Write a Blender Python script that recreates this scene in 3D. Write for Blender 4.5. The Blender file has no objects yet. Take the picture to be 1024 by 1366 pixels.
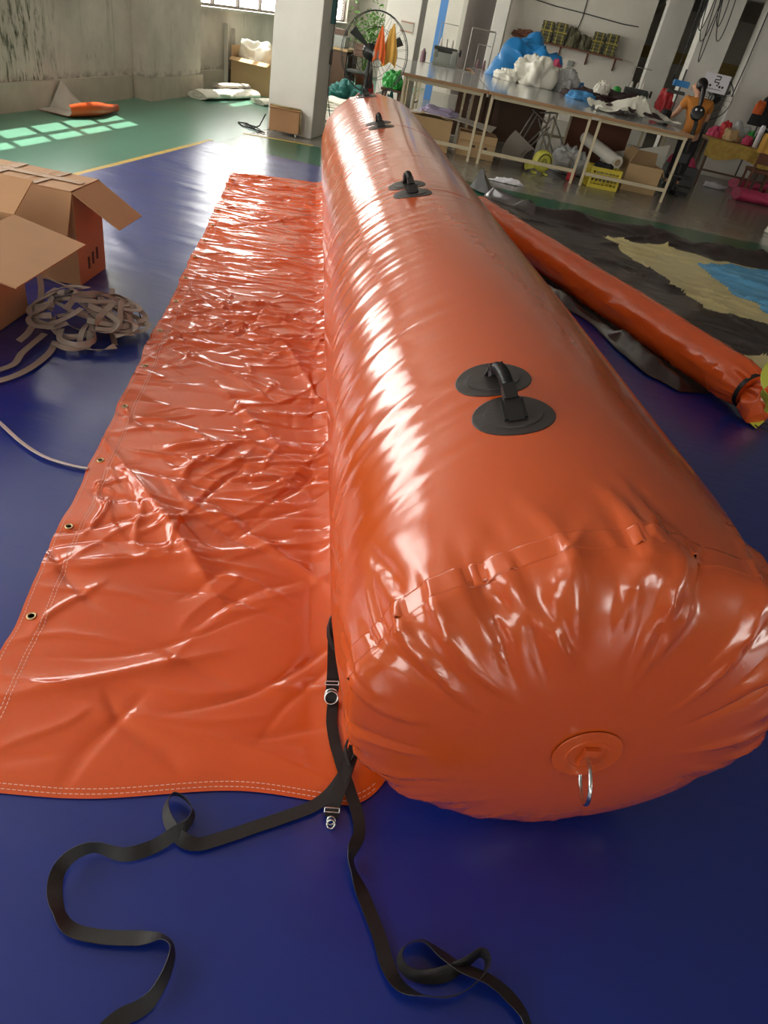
import bpy, bmesh, math, random
import numpy as np
from mathutils import Vector, Matrix
S = bpy.context.scene
COL = S.collection
PI = math.pi
random.seed(7)
RNG = np.random.default_rng(7)

# ---------------------------------------------------------------- camera
cam_d = bpy.data.cameras.new('camera')
cam_d.sensor_fit = 'VERTICAL'; cam_d.sensor_height = 36.0; cam_d.sensor_width = 27.0
cam_d.lens = 36.0 * 885 / 1366
cam_d.clip_start = 0.02; cam_d.clip_end = 200
cam = bpy.data.objects.new('camera', cam_d); COL.objects.link(cam)
RT = Vector((0.962096, 0.208240, 0.176091)); DN = Vector((0.264959, -0.560895, -0.784343)); FW = Vector((-0.064563, 0.801270, -0.594810))
M3 = Matrix((RT, -DN, -FW)).transposed()
cam.matrix_world = Matrix.Translation((0, 0, 1.5)) @ M3.to_4x4()
S.camera = cam

# ---------------------------------------------------------------- world, sun, exposure
S.view_settings.view_transform = 'Standard'; S.view_settings.look = 'None'
S.view_settings.gamma = 1.0; S.view_settings.use_curve_mapping = False
S.view_settings.exposure = -0.3
W = bpy.data.worlds.new('sky'); S.world = W; W.use_nodes = True
bgn = W.node_tree.nodes['Background']
bgn.inputs['Color'].default_value = (1.0, 0.985, 0.955, 1); bgn.inputs['Strength'].default_value = 15.0
sd = bpy.data.lights.new('sun', 'SUN'); sd.energy = 22.0; sd.angle = math.radians(0.6); sd.color = (1, 0.95, 0.86)
sun = bpy.data.objects.new('sun', sd); COL.objects.link(sun)
sun.rotation_euler = Vector((0.40, -0.23, -1.0)).to_track_quat('-Z', 'Y').to_euler()
sun.location = (-12, 12, 14)
def portal(name, loc, direction, w, h):
    d = bpy.data.lights.new(name, 'AREA'); d.shape = 'RECTANGLE'; d.size = w; d.size_y = h
    d.cycles.is_portal = True
    o = bpy.data.objects.new(name, d); COL.objects.link(o); o.location = loc
    o.rotation_euler = Vector(direction).to_track_quat('-Z', 'Z').to_euler()

# ---------------------------------------------------------------- noise
def _h(ix, iy, iz, seed):
    n = (ix * 374761393 + iy * 668265263 + iz * 2147483647 + seed * 1274126177) & 0xFFFFFFFF
    n = ((n ^ (n >> 13)) * 1274126177) & 0xFFFFFFFF
    n = n ^ (n >> 16)
    return (n & 0xFFFF) / 65535.0 * 2 - 1
def vn(x, y, z=None, seed=0):
    x = np.asarray(x, float); y = np.asarray(y, float)
    z = np.zeros_like(x) if z is None else np.asarray(z, float)
    x, y, z = np.broadcast_arrays(x, y, z)
    fx, fy, fz = np.floor(x), np.floor(y), np.floor(z)
    tx, ty, tz = x - fx, y - fy, z - fz
    tx = tx * tx * (3 - 2 * tx); ty = ty * ty * (3 - 2 * ty); tz = tz * tz * (3 - 2 * tz)
    ix, iy, iz = fx.astype(np.int64), fy.astype(np.int64), fz.astype(np.int64)
    def c(a, b, d): return _h(ix + a, iy + b, iz + d, seed)
    l = lambda a, b, t: a + (b - a) * t
    return l(l(l(c(0,0,0), c(1,0,0), tx), l(c(0,1,0), c(1,1,0), tx), ty),
             l(l(c(0,0,1), c(1,0,1), tx), l(c(0,1,1), c(1,1,1), tx), ty), tz)
def fbm(x, y, z=None, seed=0, o=4):
    s = 0; a = 1.0; f = 1.0
    for k in range(o):
        s = s + a * vn(np.asarray(x) * f, np.asarray(y) * f, None if z is None else np.asarray(z) * f, seed + k * 17)
        a *= 0.5; f *= 2.03
    return s
def ridge(x, y, z=None, seed=0):
    return 1 - np.abs(vn(x, y, z, seed)) * 2
def creases(X, Y, n, xr, yr, L, w, A, angle, seed, sign=None):
    """Height field of n random sharp creases (line segments) over flattened sample points."""
    r = np.random.default_rng(seed); H = np.zeros_like(X)
    for k in range(n):
        cx = r.uniform(*xr); cy = r.uniform(*yr); a = angle(r, cx, cy)
        l = r.uniform(*L); ww = r.uniform(*w); aa = r.uniform(*A) * (1 if (sign or r.random() < .6) else -1)
        m = (np.abs(X - cx) < l * 1.6 + ww * 3) & (np.abs(Y - cy) < l * 1.6 + ww * 3)
        if not m.any(): continue
        dx = X[m] - cx; dy = Y[m] - cy
        t = dx * math.cos(a) + dy * math.sin(a); d = -dx * math.sin(a) + dy * math.cos(a)
        d = d + 0.12 * l * np.sin(t / l * 2.2 + k)
        asym = np.where(d > 0, 1.0, 2.2)
        H[m] += aa * np.exp(-np.abs(d) * asym / ww) * np.exp(-(t / l) ** 4)
    return H

# ---------------------------------------------------------------- materials
MATS = {}
def mat(name, color, rough=0.6, metal=0.0, spec=0.5, var=0.0, vscale=6.0, bump=0.0, bscale=30.0, coat=0.0,
        crough=0.05, stretch=(1, 1, 1), alpha=1.0, emis=None, estr=1.0, trans=0.0, color2=None, rvar=0.0, coords='Object', sss=0.0, cior=1.5):
    m = bpy.data.materials.new(name); m.use_nodes = True
    nt = m.node_tree; b = nt.nodes['Principled BSDF']
    b.inputs['Roughness'].default_value = rough; b.inputs['Metallic'].default_value = metal
    b.inputs['Specular IOR Level'].default_value = spec
    b.inputs['Coat Weight'].default_value = coat; b.inputs['Coat Roughness'].default_value = crough; b.inputs['Coat IOR'].default_value = cior
    b.inputs['Alpha'].default_value = alpha; b.inputs['Transmission Weight'].default_value = trans
    b.inputs['Subsurface Weight'].default_value = sss
    if emis: b.inputs['Emission Color'].default_value = (*emis, 1); b.inputs['Emission Strength'].default_value = estr
    c4 = (*color, 1); b.inputs['Base Color'].default_value = c4
    tc = nt.nodes.new('ShaderNodeTexCoord'); mp = nt.nodes.new('ShaderNodeMapping')
    nt.links.new(tc.outputs[coords], mp.inputs['Vector']); mp.inputs['Scale'].default_value = stretch
    if var > 0 or color2 or rvar > 0:
        nz = nt.nodes.new('ShaderNodeTexNoise'); nz.inputs['Scale'].default_value = vscale; nz.inputs['Detail'].default_value = 3.5
        nz.inputs['Roughness'].default_value = 0.6
        nt.links.new(mp.outputs[0], nz.inputs['Vector'])
    if var > 0 or color2:
        rp = nt.nodes.new('ShaderNodeValToRGB')
        rp.color_ramp.elements[0].position = 0.22; rp.color_ramp.elements[1].position = 0.78
        if color2: a, z = color, color2
        else:
            a = tuple(max(0, c * (1 - var)) for c in color); z = tuple(min(1, c * (1 + var)) for c in color)
        rp.color_ramp.elements[0].color = (*a, 1); rp.color_ramp.elements[1].color = (*z, 1)
        nt.links.new(nz.outputs['Fac'], rp.inputs[0]); nt.links.new(rp.outputs[0], b.inputs['Base Color'])
    if rvar > 0:
        mr = nt.nodes.new('ShaderNodeMapRange'); mr.inputs[1].default_value = .2; mr.inputs[2].default_value = .8
        mr.inputs[3].default_value = max(0.02, rough - rvar); mr.inputs[4].default_value = rough + rvar
        nt.links.new(nz.outputs['Fac'], mr.inputs[0]); nt.links.new(mr.outputs[0], b.inputs['Roughness'])
    if bump > 0:
        n2 = nt.nodes.new('ShaderNodeTexNoise'); n2.inputs['Scale'].default_value = bscale; n2.inputs['Detail'].default_value = 4
        nt.links.new(mp.outputs[0], n2.inputs['Vector'])
        bp = nt.nodes.new('ShaderNodeBump'); bp.inputs['Strength'].default_value = bump; bp.inputs['Distance'].default_value = 0.01
        nt.links.new(n2.outputs['Fac'], bp.inputs['Height']); nt.links.new(bp.outputs[0], b.inputs['Normal'])
    MATS[name] = m
    return m
def srgb(r, g, b):
    f = lambda c: (c / 255 / 12.92) if c <= 10 else ((c / 255 + 0.055) / 1.055) ** 2.4
    return (f(r), f(g), f(b))

# ---------------------------------------------------------------- mesh builder
class MB:
    def __init__(s): s.v = []; s.f = []; s.sm = []; s.uv = None
    def add(s, vs, fs, smooth=False):
        o = len(s.v); s.v += [tuple(p) for p in vs]; s.f += [tuple(i + o for i in f) for f in fs]; s.sm += [smooth] * len(fs); return s
    def box(s, c, d, rot=None, bev=0.0):
        hx, hy, hz = d[0] / 2, d[1] / 2, d[2] / 2
        if bev <= 0:
            vs = [Vector((x * hx, y * hy, z * hz)) for z in (-1, 1) for y in (-1, 1) for x in (-1, 1)]
            fs = [(0,2,3,1),(4,5,7,6),(0,1,5,4),(2,6,7,3),(0,4,6,2),(1,3,7,5)]
        else:
            bm = bmesh.new(); bmesh.ops.create_cube(bm, size=1.0)
            for v in bm.verts: v.co = Vector((v.co.x * d[0], v.co.y * d[1], v.co.z * d[2]))
            bmesh.ops.bevel(bm, geom=bm.edges[:], offset=bev, segments=2, affect='EDGES', profile=.6)
            bm.verts.index_update(); vs = [v.co.copy() for v in bm.verts]; fs = [tuple(v.index for v in f.verts) for f in bm.faces]; bm.free()
        R = Matrix.Identity(3) if rot is None else (rot if isinstance(rot, Matrix) else Matrix.Rotation(rot, 3, 'Z'))
        return s.add([R @ v + Vector(c) for v in vs], fs)
    def bar(s, p, q, w, h=None, up=(0, 0, 1)):
        p = Vector(p); q = Vector(q); h = h or w; d = q - p; z = d.normalized(); upv = Vector(up)
        if abs(z.dot(upv)) > .98: upv = Vector((1, 0, 0)) if abs(z.x) < .9 else Vector((0, 1, 0))
        x = upv.cross(z).normalized(); y = z.cross(x)
        vs = [p + x * (a * w / 2) + y * (b * h / 2) for a, b in ((-1,-1),(1,-1),(1,1),(-1,1))] + [q + x * (a * w / 2) + y * (b * h / 2) for a, b in ((-1,-1),(1,-1),(1,1),(-1,1))]
        return s.add(vs, [(3,2,1,0),(4,5,6,7),(0,1,5,4),(1,2,6,5),(2,3,7,6),(3,0,4,7)])
    def tube(s, pts, r, n=8, caps=True, closed=False):
        pts = [Vector(p) for p in pts]; m = len(pts); rs = r if hasattr(r, '__len__') else [r] * m
        vs = []; prev = None
        for i, p in enumerate(pts):
            a = pts[(i - 1) % m] if (i > 0 or closed) else p; b = pts[(i + 1) % m] if (i < m - 1 or closed) else p
            t = (b - a).normalized() if (b - a).length > 1e-9 else Vector((0, 0, 1))
            if prev is None:
                x = t.orthogonal().normalized()
            else:
                x = (prev - t * prev.dot(t)); x = x.normalized() if x.length > 1e-6 else t.orthogonal().normalized()
            prev = x; y = t.cross(x)
            vs += [p + (x * math.cos(2 * PI * k / n) + y * math.sin(2 * PI * k / n)) * rs[i] for k in range(n)]
        fs = []
        for i in range(m if closed else m - 1):
            j = (i + 1) % m
            fs += [(i * n + k, i * n + (k + 1) % n, j * n + (k + 1) % n, j * n + k) for k in range(n)]
        s.add(vs, fs, True)
        if caps and not closed:
            s.add(vs[:n], [tuple(range(n - 1, -1, -1))]); s.add(vs[-n:], [tuple(range(n))])
        return s
    def cyl(s, p, q, r, r2=None, n=16): return s.tube([p, q], [r, r if r2 is None else r2], n)
    def lathe(s, prof, c=(0, 0, 0), n=20, axis=None):
        R = Matrix.Identity(3) if axis is None else Vector(axis).to_track_quat('Z', 'Y').to_matrix()
        vs = [R @ Vector((r * math.cos(2 * PI * k / n), r * math.sin(2 * PI * k / n), z)) + Vector(c) for r, z in prof for k in range(n)]
        fs = [(i * n + k, i * n + (k + 1) % n, (i + 1) * n + (k + 1) % n, (i + 1) * n + k) for i in range(len(prof) - 1) for k in range(n)]
        s.add(vs, fs, True)
        if prof[0][0] > 1e-5: s.add(vs[:n], [tuple(range(n - 1, -1, -1))])
        if prof[-1][0] > 1e-5: s.add(vs[-n:], [tuple(range(n))])
        return s
    def torus(s, c, R, r, axis=(0, 0, 1), n=32, k=6, a0=0, a1=2 * PI):
        Q = Vector(axis).to_track_quat('Z', 'Y').to_matrix(); full = abs(a1 - a0 - 2 * PI) < 1e-6
        pts = [Q @ Vector((R * math.cos(a0 + (a1 - a0) * i / n), R * math.sin(a0 + (a1 - a0) * i / n), 0)) + Vector(c) for i in range(n if full else n + 1)]
        return s.tube(pts, r, k, closed=full)
    def grid(s, P, smooth=True, wrap=False, flip=False):
        """P: array (nu, nv, 3)"""
        nu, nv = P.shape[:2]; vs = P.reshape(-1, 3).tolist(); fs = []
        for i in range(nu - 1):
            for j in range(nv if wrap else nv - 1):
                k = (j + 1) % nv; q = (i * nv + j, (i + 1) * nv + j, (i + 1) * nv + k, i * nv + k)
                fs.append(q[::-1] if flip else q)
        return s.add(vs, fs, smooth)
    def ribbon(s, pts, w, tilt=0.0, th=0.0016, sub=6, closed=False):
        """flat webbing along pts (Catmull-Rom smoothed); tilt 0 = lying flat, pi/2 = standing on edge"""
        P = [Vector(p) for p in pts]; n = len(P); T = tilt if hasattr(tilt, '__len__') else [tilt] * n
        Q = []; A = []
        for i in range(n - 1):
            p0 = P[max(i - 1, 0)]; p1 = P[i]; p2 = P[i + 1]; p3 = P[min(i + 2, n - 1)]
            for k in range(sub):
                t = k / sub
                Q.append(0.5 * ((2 * p1) + (p2 - p0) * t + (2 * p0 - 5 * p1 + 4 * p2 - p3) * t * t + (3 * p1 - p0 - 3 * p2 + p3) * t ** 3))
                tt = t * t * (3 - 2 * t); A.append(T[i] * (1 - tt) + T[i + 1] * tt)
        Q.append(P[-1]); A.append(T[-1])
        vs = []; m = len(Q); ring = []
        for i in range(m):
            t = (Q[min(i + 1, m - 1)] - Q[max(i - 1, 0)]).normalized()
            sd_ = Vector((t.y, -t.x, 0)); sd_ = sd_.normalized() if sd_.length > 1e-4 else Vector((1, 0, 0))
            nn = sd_.cross(t).normalized()
            if nn.z < 0: nn = -nn
            d = sd_ * math.cos(A[i]) + nn * math.sin(A[i]); e = t.cross(d).normalized()
            ring.append([Q[i] + d * (a * w / 2) + e * (b * th / 2) for a, b in ((-1, -1), (1, -1), (1, 1), (-1, 1))])
        fs = []
        for k in range(4):
            o = len(vs)
            for r in ring: vs += [r[k], r[(k + 1) % 4]]
            fs += [(o + 2 * i, o + 2 * i + 1, o + 2 * i + 3, o + 2 * i + 2) for i in range(m - 1)]
        o = len(vs); vs += ring[0] + ring[-1]; fs += [(o + 3, o + 2, o + 1, o), (o + 4, o + 5, o + 6, o + 7)]
        return s.add(vs, fs, True)
    def build(s, name, m, parent=None, label=None, smooth=None, mats=None, midx=None):
        me = bpy.data.meshes.new(name); me.from_pydata(s.v, [], s.f)
        me.polygons.foreach_set('use_smooth', s.sm if smooth is None else [smooth] * len(s.f))
        for x in (mats or [m]): me.materials.append(MATS[x] if isinstance(x, str) else x)
        if midx is not None: me.polygons.foreach_set('material_index', midx)
        me.update()
        o = bpy.data.objects.new(name, me); COL.objects.link(o)
        if parent is not None: put(o, parent)
        if label: o['label'] = label
        return o
def world(o):
    b = Matrix.LocRotScale(o.location, o.rotation_euler, o.scale)
    return b if o.parent is None else world(o.parent) @ o.matrix_parent_inverse @ b
def put(o, parent):
    o.parent = parent; o.matrix_parent_inverse = world(parent).inverted()
def tag(o, label=None, cat=None, group=None, kind=None):
    if label: o['label'] = label
    if cat: o['category'] = cat
    if group: o['group'] = group
    if kind: o['kind'] = kind
    return o
def thing(name, loc, label, cat, group=None, rz=0.0):
    o = bpy.data.objects.new(name, None); COL.objects.link(o); o.location = loc; o.rotation_euler = (0, 0, rz)
    o.empty_display_size = 0.1
    return tag(o, label, cat, group)
def struct(mb, name, m, parent=None, **k):
    o = mb.build(name, m, parent, **k)
    if parent is None: o['kind'] = 'structure'
    return o
def copy_tree(o, parent=None, name=None):
    c = o.copy(); COL.objects.link(c)
    if parent is not None:
        c.parent = parent; c.matrix_parent_inverse = o.matrix_parent_inverse.copy()
    for ch in [x for x in bpy.data.objects if x.parent == o]: copy_tree(ch, c)
    return c
def heap(c, sx, sy, sz, seed, crease=0.25, n=40, yaw=0.0, freq=3.0, flat=0.7):
    """crumpled cloth or plastic mound resting on z = c[2]"""
    m = MB(); u = np.linspace(0, 1, n)[:, None]; t = np.linspace(0, 2 * PI, 2 * n, endpoint=False)[None, :]
    ph = u * PI / 2
    x = np.sin(ph) ** flat * np.cos(t); y = np.sin(ph) ** flat * np.sin(t); z = np.cos(ph) ** 0.8 + 0 * t
    k = 1 + crease * (1.1 * vn(x * freq, y * freq, z * freq, seed) + 0.6 * ridge(x * freq * 1.3, y * freq * 1.3, z * freq * 1.3, seed + 3) - .4 + .22 * ridge(x * freq * 2.6, y * freq * 2.6, z * freq * 2.6, seed + 5))
    X = x * k * sx; Y = y * k * sy; Z = np.maximum(z * k * sz, 0.0); Z = Z * np.clip((1 - u) * 8, 0, 1)
    ca, sa = math.cos(yaw), math.sin(yaw)
    P = np.stack([c[0] + X * ca - Y * sa, c[1] + X * sa + Y * ca, c[2] + Z + 0.003], -1)
    m.grid(P, True, wrap=True)
    m.add([P[-1, j] - np.array([0, 0, .002]) for j in range(2 * n)], [tuple(range(2 * n - 1, -1, -1))])
    return m

# ================================================================ materials used
mat('pvc_orange', srgb(190, 78, 27), rough=0.2, spec=0.6, bump=0.10, bscale=9, coat=0.35, crough=0.12)
mat('pvc_sheet', srgb(204, 80, 24), rough=0.16, spec=0.62, bump=0.06, bscale=14, coat=0.3, crough=0.08)
mat('pvc_patch', srgb(190, 78, 28), rough=0.35)
mat('pvc_orange_dark', srgb(226, 92, 34), rough=0.2, bump=0.3, bscale=26, coat=0.3)
mat('thread', srgb(226, 190, 170), rough=0.8)
mat('black_vinyl', srgb(46, 41, 40), rough=0.42, bump=0.1, bscale=60)
mat('black_rubber', srgb(22, 20, 20), rough=0.38)
mat('webbing_black', srgb(24, 22, 22), rough=0.5, bump=0.15, bscale=500)
mat('steel', srgb(205, 205, 205), rough=0.18, metal=1.0)
mat('steel_dull', srgb(150, 146, 138), rough=0.42, metal=0.8)
mat('brass', srgb(190, 172, 130), rough=0.3, metal=1.0)
mat('tarp_blue', srgb(6, 34, 118), rough=0.4, spec=0.25, var=0.05, vscale=1.2, bump=0.32, bscale=2.4, stretch=(1.0, 6, 1), coat=0.9, crough=0.26, cior=1.5)
mat('concrete_grey', srgb(128, 124, 116), rough=0.22, var=0.10, vscale=1.2, rvar=0.03)
mat('paint_green', srgb(82, 128, 108), rough=0.28, var=0.12, vscale=1.5, stretch=(2, 1, 1))
mat('paint_green_dark', srgb(34, 92, 70), rough=0.26, var=0.06, vscale=3)
mat('paint_yellow', srgb(182, 150, 66), rough=0.5, var=0.2, vscale=9)
mat('wall_white', srgb(214, 208, 196), rough=0.85, var=0.07, vscale=2.0)
mat('column_white', srgb(216, 212, 203), rough=0.75, var=0.06, vscale=3.0)
mat('ceiling_white', srgb(215, 211, 202), rough=0.9, var=0.05)
mat('skirting', srgb(178, 168, 152), rough=0.7, var=0.15, vscale=4)
mat('frame_dark', srgb(74, 64, 54), rough=0.5)
mat('frame_pale', srgb(188, 184, 172), rough=0.5)
mat('shade_dark', srgb(70, 66, 64), rough=0.8)
mat('wire_black', srgb(28, 27, 27), rough=0.5)

def wall_material():
    m = mat('wall_mildew', srgb(176, 168, 152), rough=0.9)
    nt = m.node_tree; b = nt.nodes['Principled BSDF']; N = nt.nodes.new; K = nt.links.new
    tc = N('ShaderNodeTexCoord')
    def noise(scale, st, det=7, rough=.65):
        mp = N('ShaderNodeMapping'); mp.inputs['Scale'].default_value = st; K(tc.outputs['Object'], mp.inputs[0])
        n = N('ShaderNodeTexNoise'); n.inputs['Scale'].default_value = scale; n.inputs['Detail'].default_value = det; n.inputs['Roughness'].default_value = rough
        K(mp.outputs[0], n.inputs['Vector']); return n.outputs['Fac']
    def ramp(f, p0, p1, c0=0., c1=1.):
        r = N('ShaderNodeMapRange'); r.inputs[1].default_value = p0; r.inputs[2].default_value = p1; r.inputs[3].default_value = c0; r.inputs[4].default_value = c1
        K(f, r.inputs[0]); return r.outputs[0]
    def mul(a, c):
        x = N('ShaderNodeMath'); x.operation = 'MULTIPLY'
        for i, q in enumerate((a, c)):
            if isinstance(q, float): x.inputs[i].default_value = q
            else: K(q, x.inputs[i])
        return x.outputs[0]
    def mix(f, c1, c2):
        x = N('ShaderNodeMix'); x.data_type = 'RGBA'; K(f, x.inputs[0])
        for i, q in ((6, c1), (7, c2)):
            if isinstance(q, tuple): x.inputs[i].default_value = (*q, 1)
            else: K(q, x.inputs[i])
        return x.outputs[2]
    base = mix(ramp(noise(1.1, (1, 1, 1)), .35, .65), srgb(208, 199, 186), srgb(178, 170, 158))
    spots = ramp(noise(16, (1, 1.0, .35)), .58, .64)                       # speckled mould
    area = ramp(noise(.75, (1, 1.0, .45), 3), .52, .66)
    sep = N('ShaderNodeSeparateXYZ'); K(tc.outputs['Object'], sep.inputs[0])
    low = ramp(sep.outputs['Z'], 1.25, 0.35)
    sy_ = N('ShaderNodeMath'); sy_.operation = 'SUBTRACT'; K(sep.outputs['Y'], sy_.inputs[0]); sy_.inputs[1].default_value = 7.25
    ab = N('ShaderNodeMath'); ab.operation = 'ABSOLUTE'; K(sy_.outputs[0], ab.inputs[0])
    patch = mul(mul(ramp(ab.outputs[0], .75, .15), ramp(noise(14, (1, 1.3, .28), 8, .7), .50, .60)), ramp(sep.outputs['Z'], 1.25, .8))
    streak = mul(mul(ramp(noise(6, (1, 1.6, .10), 4), .56, .72), ramp(noise(.9, (1, 1, .6), 2), .42, .62)), 0.75)
    c = mix(mul(mul(spots, area), low), base, srgb(66, 68, 50))
    c = mix(streak, c, srgb(104, 100, 84))
    c = mix(patch, c, srgb(58, 62, 44))
    foot = mul(ramp(noise(9, (1, 1, 1)), .45, .6), ramp(sep.outputs['Z'], .34, .22))
    c = mix(foot, c, srgb(92, 82, 66))
    K(c, b.inputs['Base Color'])
    bp = N('ShaderNodeBump'); bp.inputs['Strength'].default_value = .3; bp.inputs['Distance'].default_value = .01
    K(noise(12, (1, 1, 1)), bp.inputs['Height']); K(bp.outputs[0], b.inputs['Normal'])
wall_material()
def glass_material():
    m = bpy.data.materials.new('window_glass'); m.use_nodes = True; nt = m.node_tree; nt.nodes.clear()
    o = nt.nodes.new('ShaderNodeOutputMaterial'); t = nt.nodes.new('ShaderNodeBsdfTransparent'); g = nt.nodes.new('ShaderNodeBsdfGlossy')
    t.inputs[0].default_value = (.97, .97, .955, 1); g.inputs['Roughness'].default_value = .03
    x = nt.nodes.new('ShaderNodeMixShader'); x.inputs[0].default_value = .07
    nt.links.new(t.outputs[0], x.inputs[1]); nt.links.new(g.outputs[0], x.inputs[2]); nt.links.new(x.outputs[0], o.inputs[0])
    MATS['window_glass'] = m
glass_material()

# ================================================================ the hall
XL, XR, YB, YF, ZC = -5.2, 13.0, 21.0, -7.0, 3.3
struct(MB().box(((XL + XR) / 2, (YF + 30) / 2, -0.1), (XR - XL + 1, 30 - YF + 1, 0.2)), 'floor', 'concrete_grey')
# painted areas lie a hair above the slab
def slab(poly, z, name, m, th=.0015):
    mb = MB(); n = len(poly); vs = [(x, y, z) for x, y in poly] + [(x, y, z - th) for x, y in poly]
    mb.add(vs, [tuple(range(n))] + [(i, i + n, (i + 1) % n + n, (i + 1) % n) for i in range(n)])
    return struct(mb, name, m)
slab([(XL, -6.9), (-3.30, -6.9), (-3.36, 8.75), (-3.1, 20.9), (XL, 20.9)], 0.003, 'floor_green', 'paint_green')
slab([(-3.36, 6.5), (4.6, 6.5), (4.6, 9.85), (3.08, 9.6), (-0.32, 9.15), (-2.63, 9.0), (-3.36, 8.75)], 0.003, 'floor_stripe', 'paint_green_dark')
slab([(-3.60, -2.0), (-3.50, -2.0), (-3.42, 7.9), (-3.48, 7.9)], 0.006, 'trim_1', 'paint_yellow')
slab([(-3.40, 8.70), (-2.6, 8.98), (-2.6, 9.05), (-3.42, 8.77)], 0.006, 'trim_2', 'paint_yellow')
struct(MB().box(((XL + XR) / 2, 11.5, ZC + .1), (XR - XL + .4, 38, 0.2)), 'ceiling', 'ceiling_white')

WIN = 0
def window(y0, y1, z0, z1, x=XL - .10, panes=None, wallaxis='x', frame='frame_dark'):
    """aluminium window set in a wall opening: frame bars, panes as parts"""
    global WIN; WIN += 1
    def P(a, z): return (x, a, z) if wallaxis == 'x' else (a, x, z)
    def bx(a, z, da, dz, t): return MB().box(P(a, z), (t, da, dz) if wallaxis == 'x' else (da, t, dz))
    w = 'window_%d' % WIN
    mb = MB()
    for a, z, da, dz in (((y0 + y1) / 2, z0 + .03, y1 - y0, .06), ((y0 + y1) / 2, z1 - .03, y1 - y0, .06), (y0 + .03, (z0 + z1) / 2, .06, z1 - z0), (y1 - .03, (z0 + z1) / 2, .06, z1 - z0)):
        mb.box(P(a, z), (.07, da, dz) if wallaxis == 'x' else (da, .07, dz))
    r = struct(mb, w, frame)
    zt = z0 + .60 * (z1 - z0)
    bx((y0 + y1) / 2, zt, y1 - y0 - .12, .06, .06).build('transom', frame, r)
    n = panes or max(1, round((y1 - y0) / .55)); ed = [y0 + .06 + (y1 - y0 - .12) * i / n for i in range(n + 1)]
    for i in range(n):
        if i: bx(ed[i], (z0 + z1) / 2, .055, z1 - z0 - .12, .05).build('mullion', frame, r)
        for a, b in ((z0 + .06, zt - .03), (zt + .03, z1 - .06)):
            bx((ed[i] + ed[i + 1]) / 2, (a + b) / 2, ed[i + 1] - ed[i] - .05, b - a, .006).build('pane', 'window_glass', r)
    return r
# left wall with its window openings
OPEN_L = [(-4.6, -1.2), (-0.4, 3.6), (4.2, 8.45), (11.0, 15.2), (16.6, 19.9)]
SILL, HEAD = 1.04, 2.86
def wall_x(name, x0, x1, ya, yb, opens, m, sill=SILL, head=HEAD):
    mb = MB(); xc = (x0 + x1) / 2; t = x1 - x0
    mb.box((xc, (ya + yb) / 2, sill / 2), (t, yb - ya, sill)); mb.box((xc, (ya + yb) / 2, (head + ZC) / 2), (t, yb - ya, ZC - head))
    e = [ya] + [q for o in opens for q in o] + [yb]
    for i in range(0, len(e), 2): mb.box((xc, (e[i] + e[i + 1]) / 2, (sill + head) / 2), (t, e[i + 1] - e[i], head - sill))
    return struct(mb, name, m)
wall_x('wall_left', XL - .2, XL, YF, YB, OPEN_L, 'wall_mildew')
for k, (a, b) in enumerate(OPEN_L):
    window(a, b, SILL, HEAD, panes={2: 8, 3: 4, 4: 4}.get(k), frame='frame_dark')
    portal('window_sky', (XL - .22, (a + b) / 2, (SILL + HEAD) / 2), (1, 0, 0), HEAD - SILL, b - a)
    if k >= 2: struct(MB().box((XL + .02, (a + b) / 2, SILL + .012), (.10, b - a + .06, .03)), 'trim_%d' % (k + 1), 'frame_pale')
struct(MB().box((XL + .02, 1.2, .13), (.05, 16.2, .26)).box((XL + .02, 16.0, .13), (.05, 9.6, .26)), 'baseboard_left', 'skirting')
struct(MB().box((XL + .10, 10.2, ZC / 2), (.24, 1.55, ZC)), 'wall_left_pier', 'wall_mildew')
struct(MB().box((XL + .13, 10.2, .13), (.25, 1.6, .26)), 'baseboard_pier', 'skirting')
# rear wall (behind the camera) and right wall, unseen; windows added for light
def wall_y(name, y0, y1, xa, xb, opens, m, sill=SILL, head=HEAD):
    mb = MB(); yc = (y0 + y1) / 2; t = y1 - y0
    mb.box(((xa + xb) / 2, yc, sill / 2), (xb - xa, t, sill)); mb.box(((xa + xb) / 2, yc, (head + ZC) / 2), (xb - xa, t, ZC - head))
    e = [xa] + [q for o in opens for q in o] + [xb]
    for i in range(0, len(e), 2): mb.box(((e[i] + e[i + 1]) / 2, yc, (sill + head) / 2), (e[i + 1] - e[i], t, head - sill))
    return struct(mb, name, m)
OPEN_R = [(-3.4, -0.6), (4.0, 7.4)]
wall_y('wall_rear', YF - .2, YF, XL - .2, XR + .2, OPEN_R, 'wall_white')
for a, b in OPEN_R:
    window(a, b, SILL, HEAD, x=YF - .1, wallaxis='y', frame='frame_pale')
    portal('window_sky', ((a + b) / 2, YF - .22, (SILL + HEAD) / 2), (0, 1, 0), b - a, HEAD - SILL)
OPEN_S = [(-3.0, 0.0)]
wall_x('wall_right', XR, XR + .2, YF, 30, OPEN_S, 'wall_white')
for a, b in OPEN_S:
    window(a, b, SILL, HEAD, x=XR + .1, frame='frame_pale')
    portal('window_sky', (XR + .22, (a + b) / 2, (SILL + HEAD) / 2), (-1, 0, 0), HEAD - SILL, b - a)
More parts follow.
